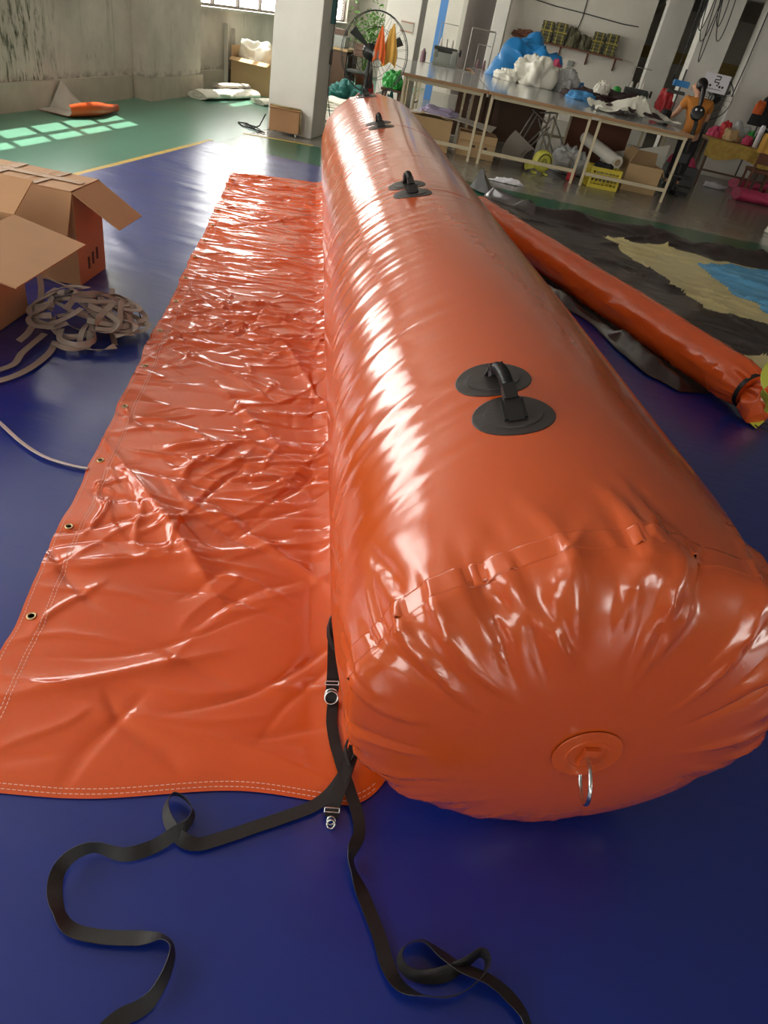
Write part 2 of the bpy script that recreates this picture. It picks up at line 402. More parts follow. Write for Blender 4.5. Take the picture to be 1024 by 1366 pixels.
# back wall: plain stretch with the shelf, a dark doorway to its left, and the deeper bay on the right
mb = MB()
mb.box((-3.83, YB + .1, ZC / 2), (2.74, .2, ZC)).box((0.12, YB + .1, ZC / 2), (3.5, .2, ZC)).box((-2.05, YB + .1, 2.85), (.86, .2, .9))
struct(mb, 'wall_back', 'wall_white')
struct(MB().box((-2.05, YB + .5, 1.2), (.9, .04, 2.4)), 'doorway_shade', 'shade_dark')  # dark sheet standing in for the shade beyond the doorway
struct(MB().box((-2.48, YB - .03, 1.2), (.10, .1, 2.4)).box((-1.62, YB - .03, 1.2), (.10, .1, 2.4)), 'trim_6', 'frame_pale')
struct(MB().box((1.97, 25.5, ZC / 2), (.2, 9.0, ZC)), 'wall_divider', 'wall_white')
struct(MB().box((7.5, 30.1, ZC / 2), (11.2, .2, ZC)), 'wall_bay', 'wall_white')
struct(MB().box((7.5, 29.98, 1.95), (11.0, .05, .34)), 'trim_7', 'paint_yellow')

def column(n, x, y, sx=.6, sy=.6):
    r = struct(MB().box((x, y, ZC / 2), (sx, sy, ZC), bev=.012), 'column_%d' % n, 'column_white')
    return r
column(1, -3.06, 9.75, .60, .62)
column(2, -2.76, 14.7, .60, .60)
column(3, -1.52, 20.6, .34, .4)
column(4, 2.32, 19.0, .5, .5)
column(5, 2.83, 16.6, .58, .6)
column(6, 3.95, 16.2, .95, .6)
struct(MB().box((XL / 2 + XR / 2, 17.0, ZC - .22), (XR - XL, .35, .44)), 'beam_1', 'ceiling_white')
struct(MB().box((XL / 2 + XR / 2, 11.0, ZC - .18), (XR - XL, .35, .36)), 'beam_2', 'ceiling_white')
struct(MB().box((2.4, 21.5, ZC - .25), (.3, 9.5, .5)), 'beam_3', 'ceiling_white')

# blue ground tarpaulin -------------------------------------------------
def ground_tarp():
    xs = np.linspace(-3.44, 4.4, 150); ys = np.linspace(-2.2, 7.85, 330)
    X, Y = np.meshgrid(xs, ys, indexing='ij')
    X = X + .02 * vn(Y * 2, X * 0, seed=3) * (np.abs(X + 3.44) < .02); Yo = Y.copy()
    far = np.clip((Y - 2.0) / 3.5, 0, 1)
    H = .0022 * (1 + vn(X * 1.3, Y * 5, seed=8)) * (.3 + far) + .0022 * np.maximum(ridge(X * 1.0, Y * 7, seed=9), 0) * far
    H = H + np.clip(creases(X, Y, 80, (-3.4, -1.6), (2.0, 7.6), (.12, .5), (.02, .05), (.002, .006), lambda r, x, y: r.normal(-.15, .25), 21), -.002, .01)
    edge = np.clip((7.85 - Y) / .12, 0, 1) * np.clip((X + 3.44) / .05, 0, 1)
    Z = .0075 + np.maximum(H, -.001) * edge
    m = MB().grid(np.stack([X, Yo + .10 * (X + 3.0) * (Y > 6) * (Y - 6) / 1.85 * .6, Z], -1))
    o = m.build('ground_tarpaulin', 'tarp_blue')
    tag(o, 'large blue tarpaulin spread over the painted floor under the long orange tube', 'tarpaulin')
ground_tarp()

# ================================================================ the big orange inflatable tube
AX, AY, AANG, RA, RB, TL = .374, 1.0, -.292, .492, .443, 6.42
UX, UY = math.sin(AANG), math.cos(AANG); VX, VY = math.cos(AANG), -math.sin(AANG)
def loc(vv, s, z): return (AX + vv * VX + s * UX, AY + vv * VY + s * UY, z)
CAPD, L0 = .105, -.05
def tube_surface(l, th, off=0.0, detail=True):
    """l: running length from the near seam (negative = on the end cap), th: angle, 90 deg = crown"""
    l = np.asarray(l, float); th = np.asarray(th, float); l, th = np.broadcast_arrays(l, th)
    capn = l < 0; capf = l > TL
    q = np.where(capn, np.clip(-l / .46, 0, 1), np.where(capf, np.clip((l - TL) / .46, 0, 1), 0.0))
    e = np.where(capn | capf, 0, np.minimum(l, TL - l))
    rf = 1 - .06 * np.clip(1 - e / .42, 0, 1) ** 2.4
    rc = np.where(capn | capf, .94 * (1 - q ** 1.3), rf)
    dep = CAPD * (1 - (1 - np.clip(q, 0, 1) ** 0.9) ** 2.4)
    s = np.where(capn, L0 - dep, np.where(capf, TL + dep, L0 + l * (TL - L0) / TL))
    pk = 0.0
    if detail:
        tt = (th + PI / 2) % (2 * PI) - PI / 2          # seam of the angle at the bottom
        arc = tt * .46
        pn = creases(arc, l, 74, (-.72, 2.17), (-.11, .07), (.07, .19), (.012, .030), (.006, .017), lambda r, x, y: PI / 2 + r.normal(0, .14), 5)
        pn = pn + .004 * np.exp(-(l / .16) ** 2) * vn(arc * 8, l * 2, seed=4)
        up_ = .3 + .7 * np.clip(np.sin(tt) + .75, 0, 1); pn = pn * up_
        lf = l - TL
        pf = creases(arc, lf, 90, (-.72, 2.17), (-.2, .1), (.08, .22), (.009, .022), (.005, .014), lambda r, x, y: PI / 2 + r.normal(0, .16), 6)
        left = np.clip((tt - 1.75) / .7, 0, 1) * np.clip((4.3 - tt) / .5, 0, 1)
        body = np.clip(l / .5, 0, 1) * np.clip((TL - l) / .3, 0, 1)
        fine = (.0018 * vn(l * 26 + arc * 7, arc * 1.6, seed=31) + .0011 * vn(l * 60 + arc * 18, arc * 3, seed=32)) * (.16 + .84 * left) * body
        broad = .0035 * vn(l * 2.2, arc * 2.2, seed=33) * body
        pk = pn + pf + fine + broad
    a = (RA * rc + (off + pk) * (1 - .35 * q)); b = (RB * rc + (off + pk) * (1 - .35 * q))
    bz = RB - .02 * q
    vv = a * np.cos(th); z = bz + b * np.sin(th)
    s = s - np.where(capn, pk * .8 + off, np.where(capf, -(pk * .8 + off), 0))
    z = np.maximum(z, .011 + 0 * z)
    return np.stack([AX + vv * VX + s * UX, AY + vv * VY + s * UY, z], -1)
tube = thing('inflatable_tube', loc(0, 0, 0), 'long glossy orange inflatable barrier tube with a flat ground flap', 'inflatable')
NT = 216
th = (np.linspace(0, 2 * PI, NT, endpoint=False) - PI / 2)[None, :]
ll = np.concatenate([np.linspace(-.459, -.02, 52), np.linspace(-.012, .6, 64), np.linspace(.612, TL - .5, 420), np.linspace(TL - .49, TL, 40), np.linspace(TL + .02, TL + .459, 18)])[:, None]
P = tube_surface(ll, th)
m = MB().grid(P, True, wrap=True)
n = len(ll)
m.add([tuple(P[0, j]) for j in range(NT)], [tuple(range(NT))], True); m.add([tuple(P[-1, j]) for j in range(NT)], [tuple(range(NT - 1, -1, -1))], True)
m.build('body', 'pvc_orange', tube)
def band(l0, l1, off, nm, mt, a0=0, a1=2 * PI, lab=None):
    t = (np.linspace(a0, a1, 433) - PI / 2)[None, :]; l = np.array([l0] + list(np.linspace(l0 + .0005, l1 - .0005, 11)) + [l1])[:, None]
    Q = tube_surface(np.broadcast_to(l, (13, 433)), np.broadcast_to(t, (13, 433)), np.array([-.001] + [off] * 11 + [-.001])[:, None])
    return MB().grid(Q, True).build(nm, mt, tube, lab)
band(.004, .046, .0007, 'seam_tape', 'pvc_orange')
band(TL - .05, TL - .004, .0012, 'seam_tape', 'pvc_orange')
for lx in (2.50, 4.40): band(lx, lx + .03, .0008, 'weld_band', 'pvc_orange')

# round patch with steel ring on the near cap
def cap_frame(px_l, ang):
    p = Vector(tube_surface(np.array(px_l), np.array(ang), 0, False)[()]); n = Vector((-UX, -UY, -.12)).normalized(); return p, n
def disc(c, n, R, th_, nm, mt, par, asp=1.0, ring=None, xdir=None):
    n = Vector(n).normalized(); x = (Vector(xdir) if xdir else n.orthogonal()); x = (x - n * x.dot(n)).normalized(); y = n.cross(x); mb = MB(); k = 36
    prof = [(0, th_), (R * .55, th_), (R * .56, th_ * (1.9 if ring else 1)), (R * .62, th_ * (1.9 if ring else 1)), (R * .63, th_), (R * .985, th_ * .95), (R, 0), (R * .98, -th_)]
    vs = [tuple(Vector(c) + x * (r * math.cos(2 * PI * i / k)) + y * (asp * r * math.sin(2 * PI * i / k)) + n * h) for r, h in prof[1:] for i in range(k)]
    c0 = len(vs); vs.append(tuple(Vector(c) + n * th_))
    fs = [(j * k + i, j * k + (i + 1) % k, (j + 1) * k + (i + 1) % k, (j + 1) * k + i) for j in range(len(prof) - 2) for i in range(k)] + [(c0, (i + 1) % k, i) for i in range(k)]
    mb.add(vs, fs, False); return mb.build(nm, mt, par)
pc = Vector(loc(0.0, L0 - CAPD - .004, .438)); pn = Vector((-UX, -UY, .02)).normalized()
dp = disc(pc, pn, .070, .0016, 'end_patch', 'pvc_patch', tube, ring=True)
rm = MB(); rc_ = pc + pn * .016 + Vector((0, 0, -.002))
rm.box(tuple(pc + pn * .006), (.03, .008, .05), rot=Matrix.Rotation(-AANG, 3, 'Z')); rm.build('ring_tab', 'pvc_patch', tube)
MB().torus(tuple(pc + pn * .030 + Vector((0, 0, -.040))), .044, .0042, axis=(.95, .10, .17), n=32, k=8).build('steel_ring', 'steel', tube)

# carry handles on the crown: two round pads, webbing loops and a ribbed grip
def surf_frame(l, deg):
    t = math.radians(deg); f = lambda a, b: Vector(tube_surface(np.array(a), np.array(b), 0, False)[()])
    p = f(l, t); du = (f(l + .01, t) - f(l - .01, t)).normalized(); dt = (f(l, t + .02) - f(l, t - .02)).normalized()
    n = du.cross(dt).normalized()
    if n.z < 0: n = -n
    return p, du, dt, n
def handle(l, deg, dl=.085):
    pads = []
    pA, du, dt, n = surf_frame(l + dl, deg); pB, du2, dt2, n2 = surf_frame(l - dl, deg - 1)
    path = []
    for k in range(13):
        f = k / 12; h = .052 * math.sin(PI * min(max((f - .0), 0), 1)) ** .7
        path.append(pA * (1 - f) + pB * f + n * (h + .008))
    rr = [.0115 + .0034 * (i % 2) for i in range(46)]
    gp = []
    for k in range(46):
        f = .14 + .62 * k / 45; i = min(int(f * 12), 11); g = f * 12 - i; gp.append(path[i] * (1 - g) + path[i + 1] * g)
    h = MB().tube(gp, rr, 12).build('handle', 'black_rubber', tube)
    for p, nn, w, d in ((pA, n, .13, dt), (pB, n2, .13, dt2)):
        dsc = MB(); k = 40; R1 = .088; vs = []
        ps = [(R1, -.003), (R1 * .995, .0018), (R1 * .97, .0024), (R1 * .70, .0026), (R1 * .69, .0050), (R1 * .66, .0052), (R1 * .30, .0054), (.001, .0054)]
        for r_, hh in ps:
            for i in range(k):
                a = 2 * PI * i / k; lx = r_ * math.cos(a) * .92; tx = r_ * math.sin(a)
                q = tube_surface(np.array(l + (dl if p is pA else -dl) + lx), np.array(math.radians(deg if p is pA else deg - 1) + tx / .475), hh)
                vs.append(tuple(q))
        dsc.add(vs, [((j + 1) * k + i, (j + 1) * k + (i + 1) % k, j * k + (i + 1) % k, j * k + i) for j in range(len(ps) - 1) for i in range(k)], True)
        dsc.build('pad', 'black_vinyl', h, smooth=False)
    def lp(a, b): return MB().bar(a, b, .034, .006, up=n)
    o1 = lp(pA + n * .005 + du * .02, path[2] + n * .004); o1.bar(path[1], path[3], .03, .026, up=n); o1.build('webbing_loop', 'webbing_black', h)
    o2 = lp(pB + n2 * .006 - du * .035, path[11] + n * .006); o2.bar(path[9], path[11], .028, .026, up=n); o2.bar(path[11] - dt * .0, pB + n2 * .008 - du * .03, .05, .006, up=n); o2.build('webbing_loop', 'webbing_black', h)
for l_, d_ in ((.51, 109), (2.52, 108), (4.42, 108), (6.12, 108)): handle(l_, d_)

# ground flap (attached skirt) -----------------------------------------
FV = np.linspace(-1.30, -.20, 138); FS = np.linspace(-.03, 6.45, 760)
VG, SG = np.meshgrid(FV, FS, indexing='ij')
def flap_height():
    H = np.zeros_like(VG)
    near = np.clip((2.6 - SG) / 1.6, 0, 1); farw = 1 - near
    H += .010 * near * np.clip(vn(VG * 2.2, SG * 1.7, seed=40), -.3, 1) + .006 * vn(VG * 4.0 + SG, SG * 3.2, seed=41) * (.4 + .6 * near)
    H += .006 * farw * ridge(VG * .8 + .25 * SG, SG * 5.5, seed=42) + .003 * farw * ridge(VG * 1.5, SG * 13, seed=43)
    H += creases(VG, SG, 330, (-1.28, -.3), (2.2, 6.4), (.06, .26), (.008, .022), (.005, .013), lambda r, x, y: r.normal(0, .35), 44)
    H += creases(VG, SG, 230, (-1.28, -.3), (.9, 3.2), (.05, .2), (.007, .02), (.005, .013), lambda r, x, y: r.normal(.2, .8), 45)
    H += creases(VG, SG, 46, (-1.25, -.35), (0.0, 1.3), (.08, .3), (.010, .03), (.004, .012), lambda r, x, y: r.normal(.35, .6), 46)
    # the large folds of the near end
    for (va, sa, vb, sb, A, w) in ((-1.17, 1.22, -.84, .70, .030, .045), (-.80, .98, -.30, .55, .014, .03), (-1.22, .22, -.80, .36, .016, .03), (-1.0, .18, -.45, .02, .010, .03), (-1.2, .70, -.8, .78, .012, .025), (-.9, 1.9, -.62, 1.45, .014, .03), (-.66, 2.5, -.5, 2.0, .016, .035)):
        dx, dy = vb - va, sb - sa; L = math.hypot(dx, dy); t = ((VG - va) * dx + (SG - sa) * dy) / L; d = (-(VG - va) * dy + (SG - sa) * dx) / L
        H += A * np.exp(-np.abs(d) * np.where(d > 0, 1, 1.8) / w) * np.exp(-((t - L / 2) / (L * .6)) ** 4)
    # gathered hem
    hem = np.exp(-((VG + 1.28) / .05) ** 2)
    H += hem * (.004 * ridge(SG * 14, VG * 3, seed=47) + .003 * vn(SG * 40, VG * 8, seed=48)) * np.clip((SG - .5) / 1.5, .15, 1)
    # rise and ruffle where the flap is welded to the tube
    rise = np.clip((VG + .50) / .16, 0, 1)
    H += rise ** 1.5 * (.055 + .03 * ridge(SG * 2.3, VG, seed=49) + .014 * vn(SG * 9, VG * 3, seed=50)) * np.clip(SG * 3 + .35, .1, 1)
    return .017 + np.maximum(H, -.004)
FH = flap_height()
edge = 1 - .85 * np.exp(-((SG + .03) / .05) ** 2)
FH = .011 + (FH - .011) * edge
# outline: slight wander of the hem, rounded near inner corner, slanted far edge
VS = VG.copy(); SS = SG.copy()
VS += (-.012 * vn(SG * 2.1, SG * 0, seed=51) - .006 * vn(SG * 9, SG * 0, seed=52)) * np.clip((-VG - .9) / .4, 0, 1)
SS += (.025 * vn(VG * 3, VG * 0, seed=53)) * np.clip((.5 - SG) / .5, 0, 1) + (-.2 + .22 * (VG + 1.3)) * np.clip((SG - 5.4) / 1.0, 0, 1)
SS += .30 * np.clip((VG + .42) / .22, 0, 1) ** 2.2 * np.clip((.6 - SG) / .63, 0, 1)
fm = MB().grid(np.stack([AX + VS * VX + SS * UX, AY + VS * VY + SS * UY, FH], -1))
flap = fm.build('ground_flap', 'pvc_sheet', tube)
def flap_pt(v, s, dz=0.0):
    i = (v + 1.30) / (FV[1] - FV[0]); j = (s + .03) / (FS[1] - FS[0]); i = min(max(i, 0), len(FV) - 1.001); j = min(max(j, 0), len(FS) - 1.001)
    a, b = int(i), int(j); fa, fb = i - a, j - b
    f = lambda A: (A[a, b] * (1 - fa) + A[a + 1, b] * fa) * (1 - fb) + (A[a, b + 1] * (1 - fa) + A[a + 1, b + 1] * fa) * fb
    return loc(f(VS), f(SS), f(FH) + dz)
st = MB()
for v in (-1.29, -1.238, -1.228):
    s = 0.02
    while s < 6.35:
        a = flap_pt(v, s, .0012); b = flap_pt(v, s + .008, .0012)
        c = flap_pt(v + .0016, s + .008, .0012); d = flap_pt(v + .0016, s, .0012); st.add([a, d, c, b], [(0, 1, 2, 3)]); s += .012
for s in (-.021, -.009):
    v = -1.29
    while v < -.34:
        st.add([flap_pt(v, s, .0012), flap_pt(v + .008, s, .0012), flap_pt(v + .008, s + .0016, .0012), flap_pt(v, s + .0016, .0012)], [(0, 1, 2, 3)]); v += .012
o = st.build('stitching', 'thread', flap); o['kind'] = 'stuff'
for k in range(15):
    c = Vector(flap_pt(-1.268, .475 + .395 * k, .0015))
    MB().torus(tuple(c), .0105, .0032, n=18, k=6).lathe([(0, -.001), (.008, -.001)], tuple(c), 12).build('grommet', 'brass', flap)

# ================================================================ things on the tarpaulin
mat('cardboard', srgb(172, 130, 92), rough=0.8, var=0.06, vscale=5, bump=0.05, bscale=60)
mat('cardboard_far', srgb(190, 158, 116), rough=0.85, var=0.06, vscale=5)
mat('tape', srgb(160, 126, 94), rough=0.65)
mat('tape_pale', srgb(184, 160, 134), rough=0.75)
mat('ink', srgb(70, 52, 44), rough=0.8)
mat('webbing_grey', srgb(142, 128, 118), rough=0.75, var=0.12, vscale=4, bump=0.1, bscale=300)
mat('webbing_pale', srgb(206, 192, 190), rough=0.6)
mat('brown_vinyl', srgb(46, 31, 30), rough=0.3, bump=0.15, bscale=6, coat=0.35, crough=0.1)
mat('cream_vinyl', srgb(206, 192, 140), rough=0.3, bump=0.25, bscale=7, var=0.08)
mat('blue_vinyl', srgb(78, 158, 210), rough=0.25, bump=0.3, bscale=8, color2=srgb(120, 184, 222), vscale=4)
mat('lime', srgb(214, 220, 84), rough=0.45)
mat('cloth_white', srgb(226, 222, 208), rough=0.8, bump=0.2, bscale=14)
mat('cloth_grey', srgb(170, 162, 152), rough=0.8)
mat('plastic_grey', srgb(96, 98, 104), rough=0.45)
mat('wood', srgb(166, 124, 82), rough=0.6, var=0.12, vscale=3, stretch=(1, 1, 8))
mat('wood_dark', srgb(92, 66, 48), rough=0.6, var=0.12, vscale=4)

def flap_z(x, y):
    rx, ry = x - AX, y - AY; v = rx * VX + ry * VY; s = rx * UX + ry * UY
    if v < -1.31 or s < -.04 or v > -.2: return .012
    return flap_pt(v, s)[2]
def drape(pts, lift=0.0, sub=5, low=.004):
    """pts (x, y, extra height): smoothed and laid on the flap or the tarpaulin"""
    P = [Vector(p) for p in pts]; n = len(P); out = []
    for i in range(n - 1):
        p0, p1, p2, p3 = P[max(i - 1, 0)], P[i], P[i + 1], P[min(i + 2, n - 1)]
        for k in range(sub):
            t = k / sub
            q = 0.5 * ((2 * p1) + (p2 - p0) * t + (2 * p0 - 5 * p1 + 4 * p2 - p3) * t * t + (3 * p1 - p0 - 3 * p2 + p3) * t ** 3)
            q.z = max(flap_z(q.x + a, q.y + b) for a, b in ((0, 0), (.01, 0), (-.01, 0), (0, .01), (0, -.01))) + low + max(q.z, 0) + lift; out.append(q)
    q = P[-1].copy(); q.z = flap_z(q.x, q.y) + low + max(q.z, 0); out.append(q)
    return out
def tilts(pairs, n, sub=5):
    m = (n - 1) * sub + 1; xs = [p[0] * sub for p in pairs]; ys = [p[1] for p in pairs]
    return np.interp(np.arange(m), xs, ys).tolist()

# black tie strap whose tail runs to the right
def G(*p): return [(a[0], a[1], h) for a, h in p]
t1 = G(((-0.111,1.101,0.020), .004), ((-0.096,1.033,0.020), .004), ((-0.065,0.968,0.020), .004), ((-0.033,0.913,0.020), .008), ((-0.000,0.867,0.020), .010), ((0.028,0.827,0.012), .006), ((0.042,0.785,0.012), .006), ((0.036,0.745,0.012), .008), ((0.039,0.720,0.012), .008), ((0.064,0.685,0.012), .004), ((0.094,0.647,0.012), .002), ((0.133,0.594,0.012), .002), ((0.159,0.551,0.012), .002), ((0.191,0.521,0.012), .006), ((0.236,0.516,0.012), .012), ((0.291,0.529,0.012), .012), ((0.330,0.559,0.012), .012), ((0.353,0.593,0.012), .016), ((0.351,0.614,0.012), .018), ((0.335,0.616,0.012), .018), ((0.311,0.592,0.012), .016), ((0.271,0.562,0.012), .010), ((0.222,0.544,0.012), .014), ((0.191,0.548,0.012), .016), ((0.178,0.566,0.012), .018), ((0.189,0.591,0.012), .016), ((0.222,0.608,0.012), .012), ((0.262,0.596,0.012), .010), ((0.303,0.581,0.012), .016), ((0.355,0.575,0.012), .020), ((0.403,0.564,0.012), .004), ((0.437,0.538,0.012), .004), ((0.450,0.499,0.012), .006))
t = thing('tie_strap', (-.12, 1.1, .03), 'black webbing tie strap with its long tail running right and ending in a loop', 'strap')
MB().ribbon(drape(t1), .029, tilts([(0, 0), (5, 0), (6.5, .3), (7.5, 1.0), (8.5, .9), (9.5, .2), (12, 0), (13, .5), (14, 1.2), (15, 1.4), (16, 1.45), (18, 1.4), (20, 1.1), (21, .5), (22, 1.1), (23, 1.35), (25, 1.4), (27, .7), (29, .5), (30, .3), (32, .9)], len(t1)), sub=1).build('tail', 'webbing_black', t)
lp = [(-0.157,1.222,0.200), (-0.152,1.196,0.170), (-0.137,1.156,0.130), (-0.124,1.122,0.090), (-0.117,1.094,0.065), (-0.115,1.086,0.050)]
MB().ribbon(lp, .034, 0.05, th=.004).build('anchor_webbing', 'webbing_black', t)
MB().ribbon([(-0.142,1.165,0.160), (-0.164,1.178,0.190), (-0.172,1.197,0.225), (-0.154,1.207,0.250), (-0.130,1.178,0.250), (-0.125,1.169,0.210), (-0.135,1.163,0.160)], .016, 1.35, th=.004).build('webbing_loop', 'webbing_black', t)
def buckle(c, d, par, rr_=.017):
    c = Vector(c); d = Vector(d).normalized(); s_ = Vector((d.y, -d.x, 0)).normalized(); n_ = s_.cross(d).normalized()
    mb = MB()
    for k in (-.004, .005): mb.tube([c + s_ * .017 + d * k, c - s_ * .017 + d * k], .0019, 6)
    mb.tube([c + s_ * .017 - d * .004, c + s_ * .017 + d * .006], .0019, 6).tube([c - s_ * .017 - d * .004, c - s_ * .017 + d * .006], .0019, 6)
    mb.build('slide_bar', 'steel', par)
    e = c + d * (rr_ + .014)
    for q in (0, .007):
        MB().torus(tuple(e + d * q + n_ * q * .6), rr_, .0024, axis=tuple(n_ + d * (.3 - q * 30)), n=24, k=6, a0=0).build('ring', 'steel', par)
b0 = Vector((-0.124,1.113,0.092)); b1 = Vector((-0.115,1.085,0.055)); buckle(b0, b1 - b0, t)
# black tie strap whose tail runs to the left
t2 = G(((-0.022,0.976,0.030), .012), ((-0.024,0.924,0.020), .014), ((-0.040,0.870,0.020), .010), ((-0.068,0.826,0.020), .004), ((-0.108,0.791,0.012), .002), ((-0.179,0.738,0.012), .001), ((-0.246,0.687,0.012), .002), ((-0.291,0.659,0.012), .003), ((-0.332,0.660,0.012), .010), ((-0.370,0.686,0.012), .016), ((-0.388,0.716,0.012), .018), ((-0.382,0.740,0.012), .02), ((-0.351,0.736,0.012), .02), ((-0.324,0.715,0.012), .02), ((-0.324,0.687,0.012), .018), ((-0.338,0.664,0.012), .020), ((-0.373,0.628,0.012), .004), ((-0.421,0.593,0.012), .010), ((-0.481,0.588,0.012), .014), ((-0.514,0.562,0.012), .014), ((-0.524,0.528,0.012), .010), ((-0.510,0.493,0.012), .008), ((-0.479,0.460,0.012), .010), ((-0.443,0.443,0.012), .004), ((-0.386,0.447,0.012), .002), ((-0.318,0.463,0.012), .004), ((-0.274,0.474,0.012), .012), ((-0.248,0.461,0.012), .014), ((-0.241,0.425,0.012), .010), ((-0.246,0.386,0.012), .008), ((-0.262,0.362,0.012), .002), ((-0.288,0.341,0.012), .002), ((-0.310,0.307,0.012), .002))
t = thing('tie_strap', (-.02, .98, .03), 'black webbing tie strap with its long tail curling out to the left', 'strap')
MB().ribbon(drape(t2), .029, tilts([(0, 0), (7, 0), (8, .6), (10, 1.2), (12, 1.4), (14, 1.3), (15, .8), (16, .2), (17, .9), (18, 1.3), (19, 1.0), (20, .5), (21, .3), (22, .8), (23, .4), (25, .2), (26, 1.0), (27, 1.3), (29, .9), (30, .2)], len(t2)), sub=1).build('tail', 'webbing_black', t)
sh = [(-0.025,0.930,0.050), (-0.026,0.890,0.040), (-0.030,0.853,0.034), (-0.031,0.825,0.022), (-0.029,0.804,0.020)]
MB().ribbon(sh, .031, 0.0, th=.004).build('anchor_webbing', 'webbing_black', t)
MB().ribbon([(-0.021,0.923,0.050), (-0.041,0.950,0.070), (-0.040,0.977,0.085), (-0.028,0.988,0.085), (-0.017,0.965,0.075), (-0.017,0.947,0.060), (-0.024,0.926,0.050)], .016, 1.4, th=.004).build('webbing_loop', 'webbing_black', t)
b0 = Vector((-0.032,0.816,0.030)); b1 = Vector((-0.029,0.803,0.022)); buckle(b0, b1 - b0, t, .009)

# pale strap at the left
pts = G(((-1.774,1.961,0.010), .0), ((-1.649,1.897,0.010), .002), ((-1.508,1.819,0.010), .003), ((-1.390,1.775,0.010), .003), ((-1.287,1.769,0.010), .002), ((-1.218,1.778,0.010), .001))
o = MB().ribbon(drape(pts), .018, .35, sub=1).build('pale_strap', 'webbing_pale'); tag(o, 'thin pale strap curving across the blue tarpaulin to the flap edge', 'strap')

# ---------------------------------------------------------------- cartons
def carton(name, corner, yaw, w, d, h, flaps, label, m='cardboard', group=None, side='right', th=.006, bottom=True):
    """corner = near right bottom corner; w runs along -x, d along +y (then turned by yaw). flaps: side -> (angle from upright outward, length)"""
    R = Matrix.Rotation(yaw, 3, 'Z'); c0 = Vector(corner)
    def W_(x, y, z): return R @ Vector((x, y, z)) + c0
    t = thing(name, tuple(W_(-w / 2, d / 2, 0)), label, 'box', group, yaw)
    def panel(nm, a, b, zc, hh, mt=m):
        a = W_(a[0], a[1], zc); b = W_(b[0], b[1], zc); mb = MB(); mb.bar(a, b, th, hh, up=(0, 0, 1)); return mb.build(nm, mt, t)
    e = th / 2
    panel('panel', (-e, 0), (-e, d), h / 2, h); panel('panel', (-w + e, 0), (-w + e, d), h / 2, h)
    panel('panel', (-w + th, e), (-th, e), h / 2, h); panel('panel', (-w + th, d - e), (-th, d - e), h / 2, h)
    MB().box(tuple(W_(-w / 2, d / 2, .004)), (w - .012, d - .012, .006), rot=yaw).build('base', m, t)
    sd_ = {'+x': ((-e, 0.002), (-e, d - .002), (1, 0)), '-x': ((-w + e, 0.002), (-w + e, d - .002), (-1, 0)), '-y': ((-w + .002, e), (-.002, e), (0, -1)), '+y': ((-w + .002, d - e), (-.002, d - e), (0, 1))}
    for s_, (ang, ln) in flaps.items():
        a, b, o = sd_[s_]; A = math.radians(ang); dv = Vector((o[0] * math.sin(A), o[1] * math.sin(A), math.cos(A)))
        zz = h + (.005 if abs(ang) > 80 and ang < 0 else .001); ev = (Vector((b[0] - a[0], b[1] - a[1], 0))).normalized()
        q = [Vector((a[0], a[1], zz)), Vector((b[0], b[1], zz)), Vector((b[0], b[1], zz)) + dv * ln - ev * .006, Vector((a[0], a[1], zz)) + dv * ln + ev * .006]
        nn = ev.cross(dv).normalized() * (th / 2)
        vs = [R @ (p + nn) + c0 for p in q] + [R @ (p - nn) + c0 for p in q]
        MB().add(vs, [(0, 1, 2, 3), (7, 6, 5, 4), (0, 4, 5, 1), (1, 5, 6, 2), (2, 6, 7, 3), (3, 7, 4, 0)]).build('flap', m, t)
    return t, W_
bx, WB = carton('cardboard_box', (-2.165, 3.27, .013), .14, .92, .335, .475, {'+x': (121, .27), '-y': (157, .26), '+y': (-90, .33)}, 'cardboard box with a taped top and folded-out flaps, behind the grey webbing')
for a, b, wd in ((( -.9, .16, .488), (-.02, .17, .488), .05), ((-.42, .01, .487), (-.40, .33, .487), .04), ((-.20, .01, .487), (-.16, .33, .487), .03)):
    MB().bar(WB(*a), WB(*b), wd, .0014, up=(0, 0, 1)).build('tape', 'tape', bx)
for a, b in (((-.9, .225, .489), (-.05, .20, .489)), ((-.43, .33, .489), (-.47, .02, .489)), ((-.22, .33, .489), (-.27, .03, .489))):
    MB().bar(WB(*a), WB(*b), .004, .001).build('tape', 'tape_pale', bx)
for k in range(3):   # printed marks on the right face
    MB().bar(WB(.0008, .12 + .055 * k, .06 + .012 * k), WB(.0008, .12 + .055 * k, .125 + .012 * k), .022, .0012, up=(1, 0, 0)).build('printed_mark', 'ink', bx)
bx2, WB2 = carton('cardboard_box', (-2.085, 2.20, .013), .14, .62, .64, .452, {'+x': (102, .33), '+y': (64, .24), '-y': (100, .28), '-x': (70, .3)}, 'open cardboard box at the left edge, nearest the camera, its wide flap folded outward')
o = MB().box(tuple(WB2(-.16, .42, .30)), (.22, .3, .32), rot=.3, bev=.012).build('plastic_case', 'plastic_grey'); tag(o, 'grey plastic case standing inside the nearest open cardboard box', 'case')

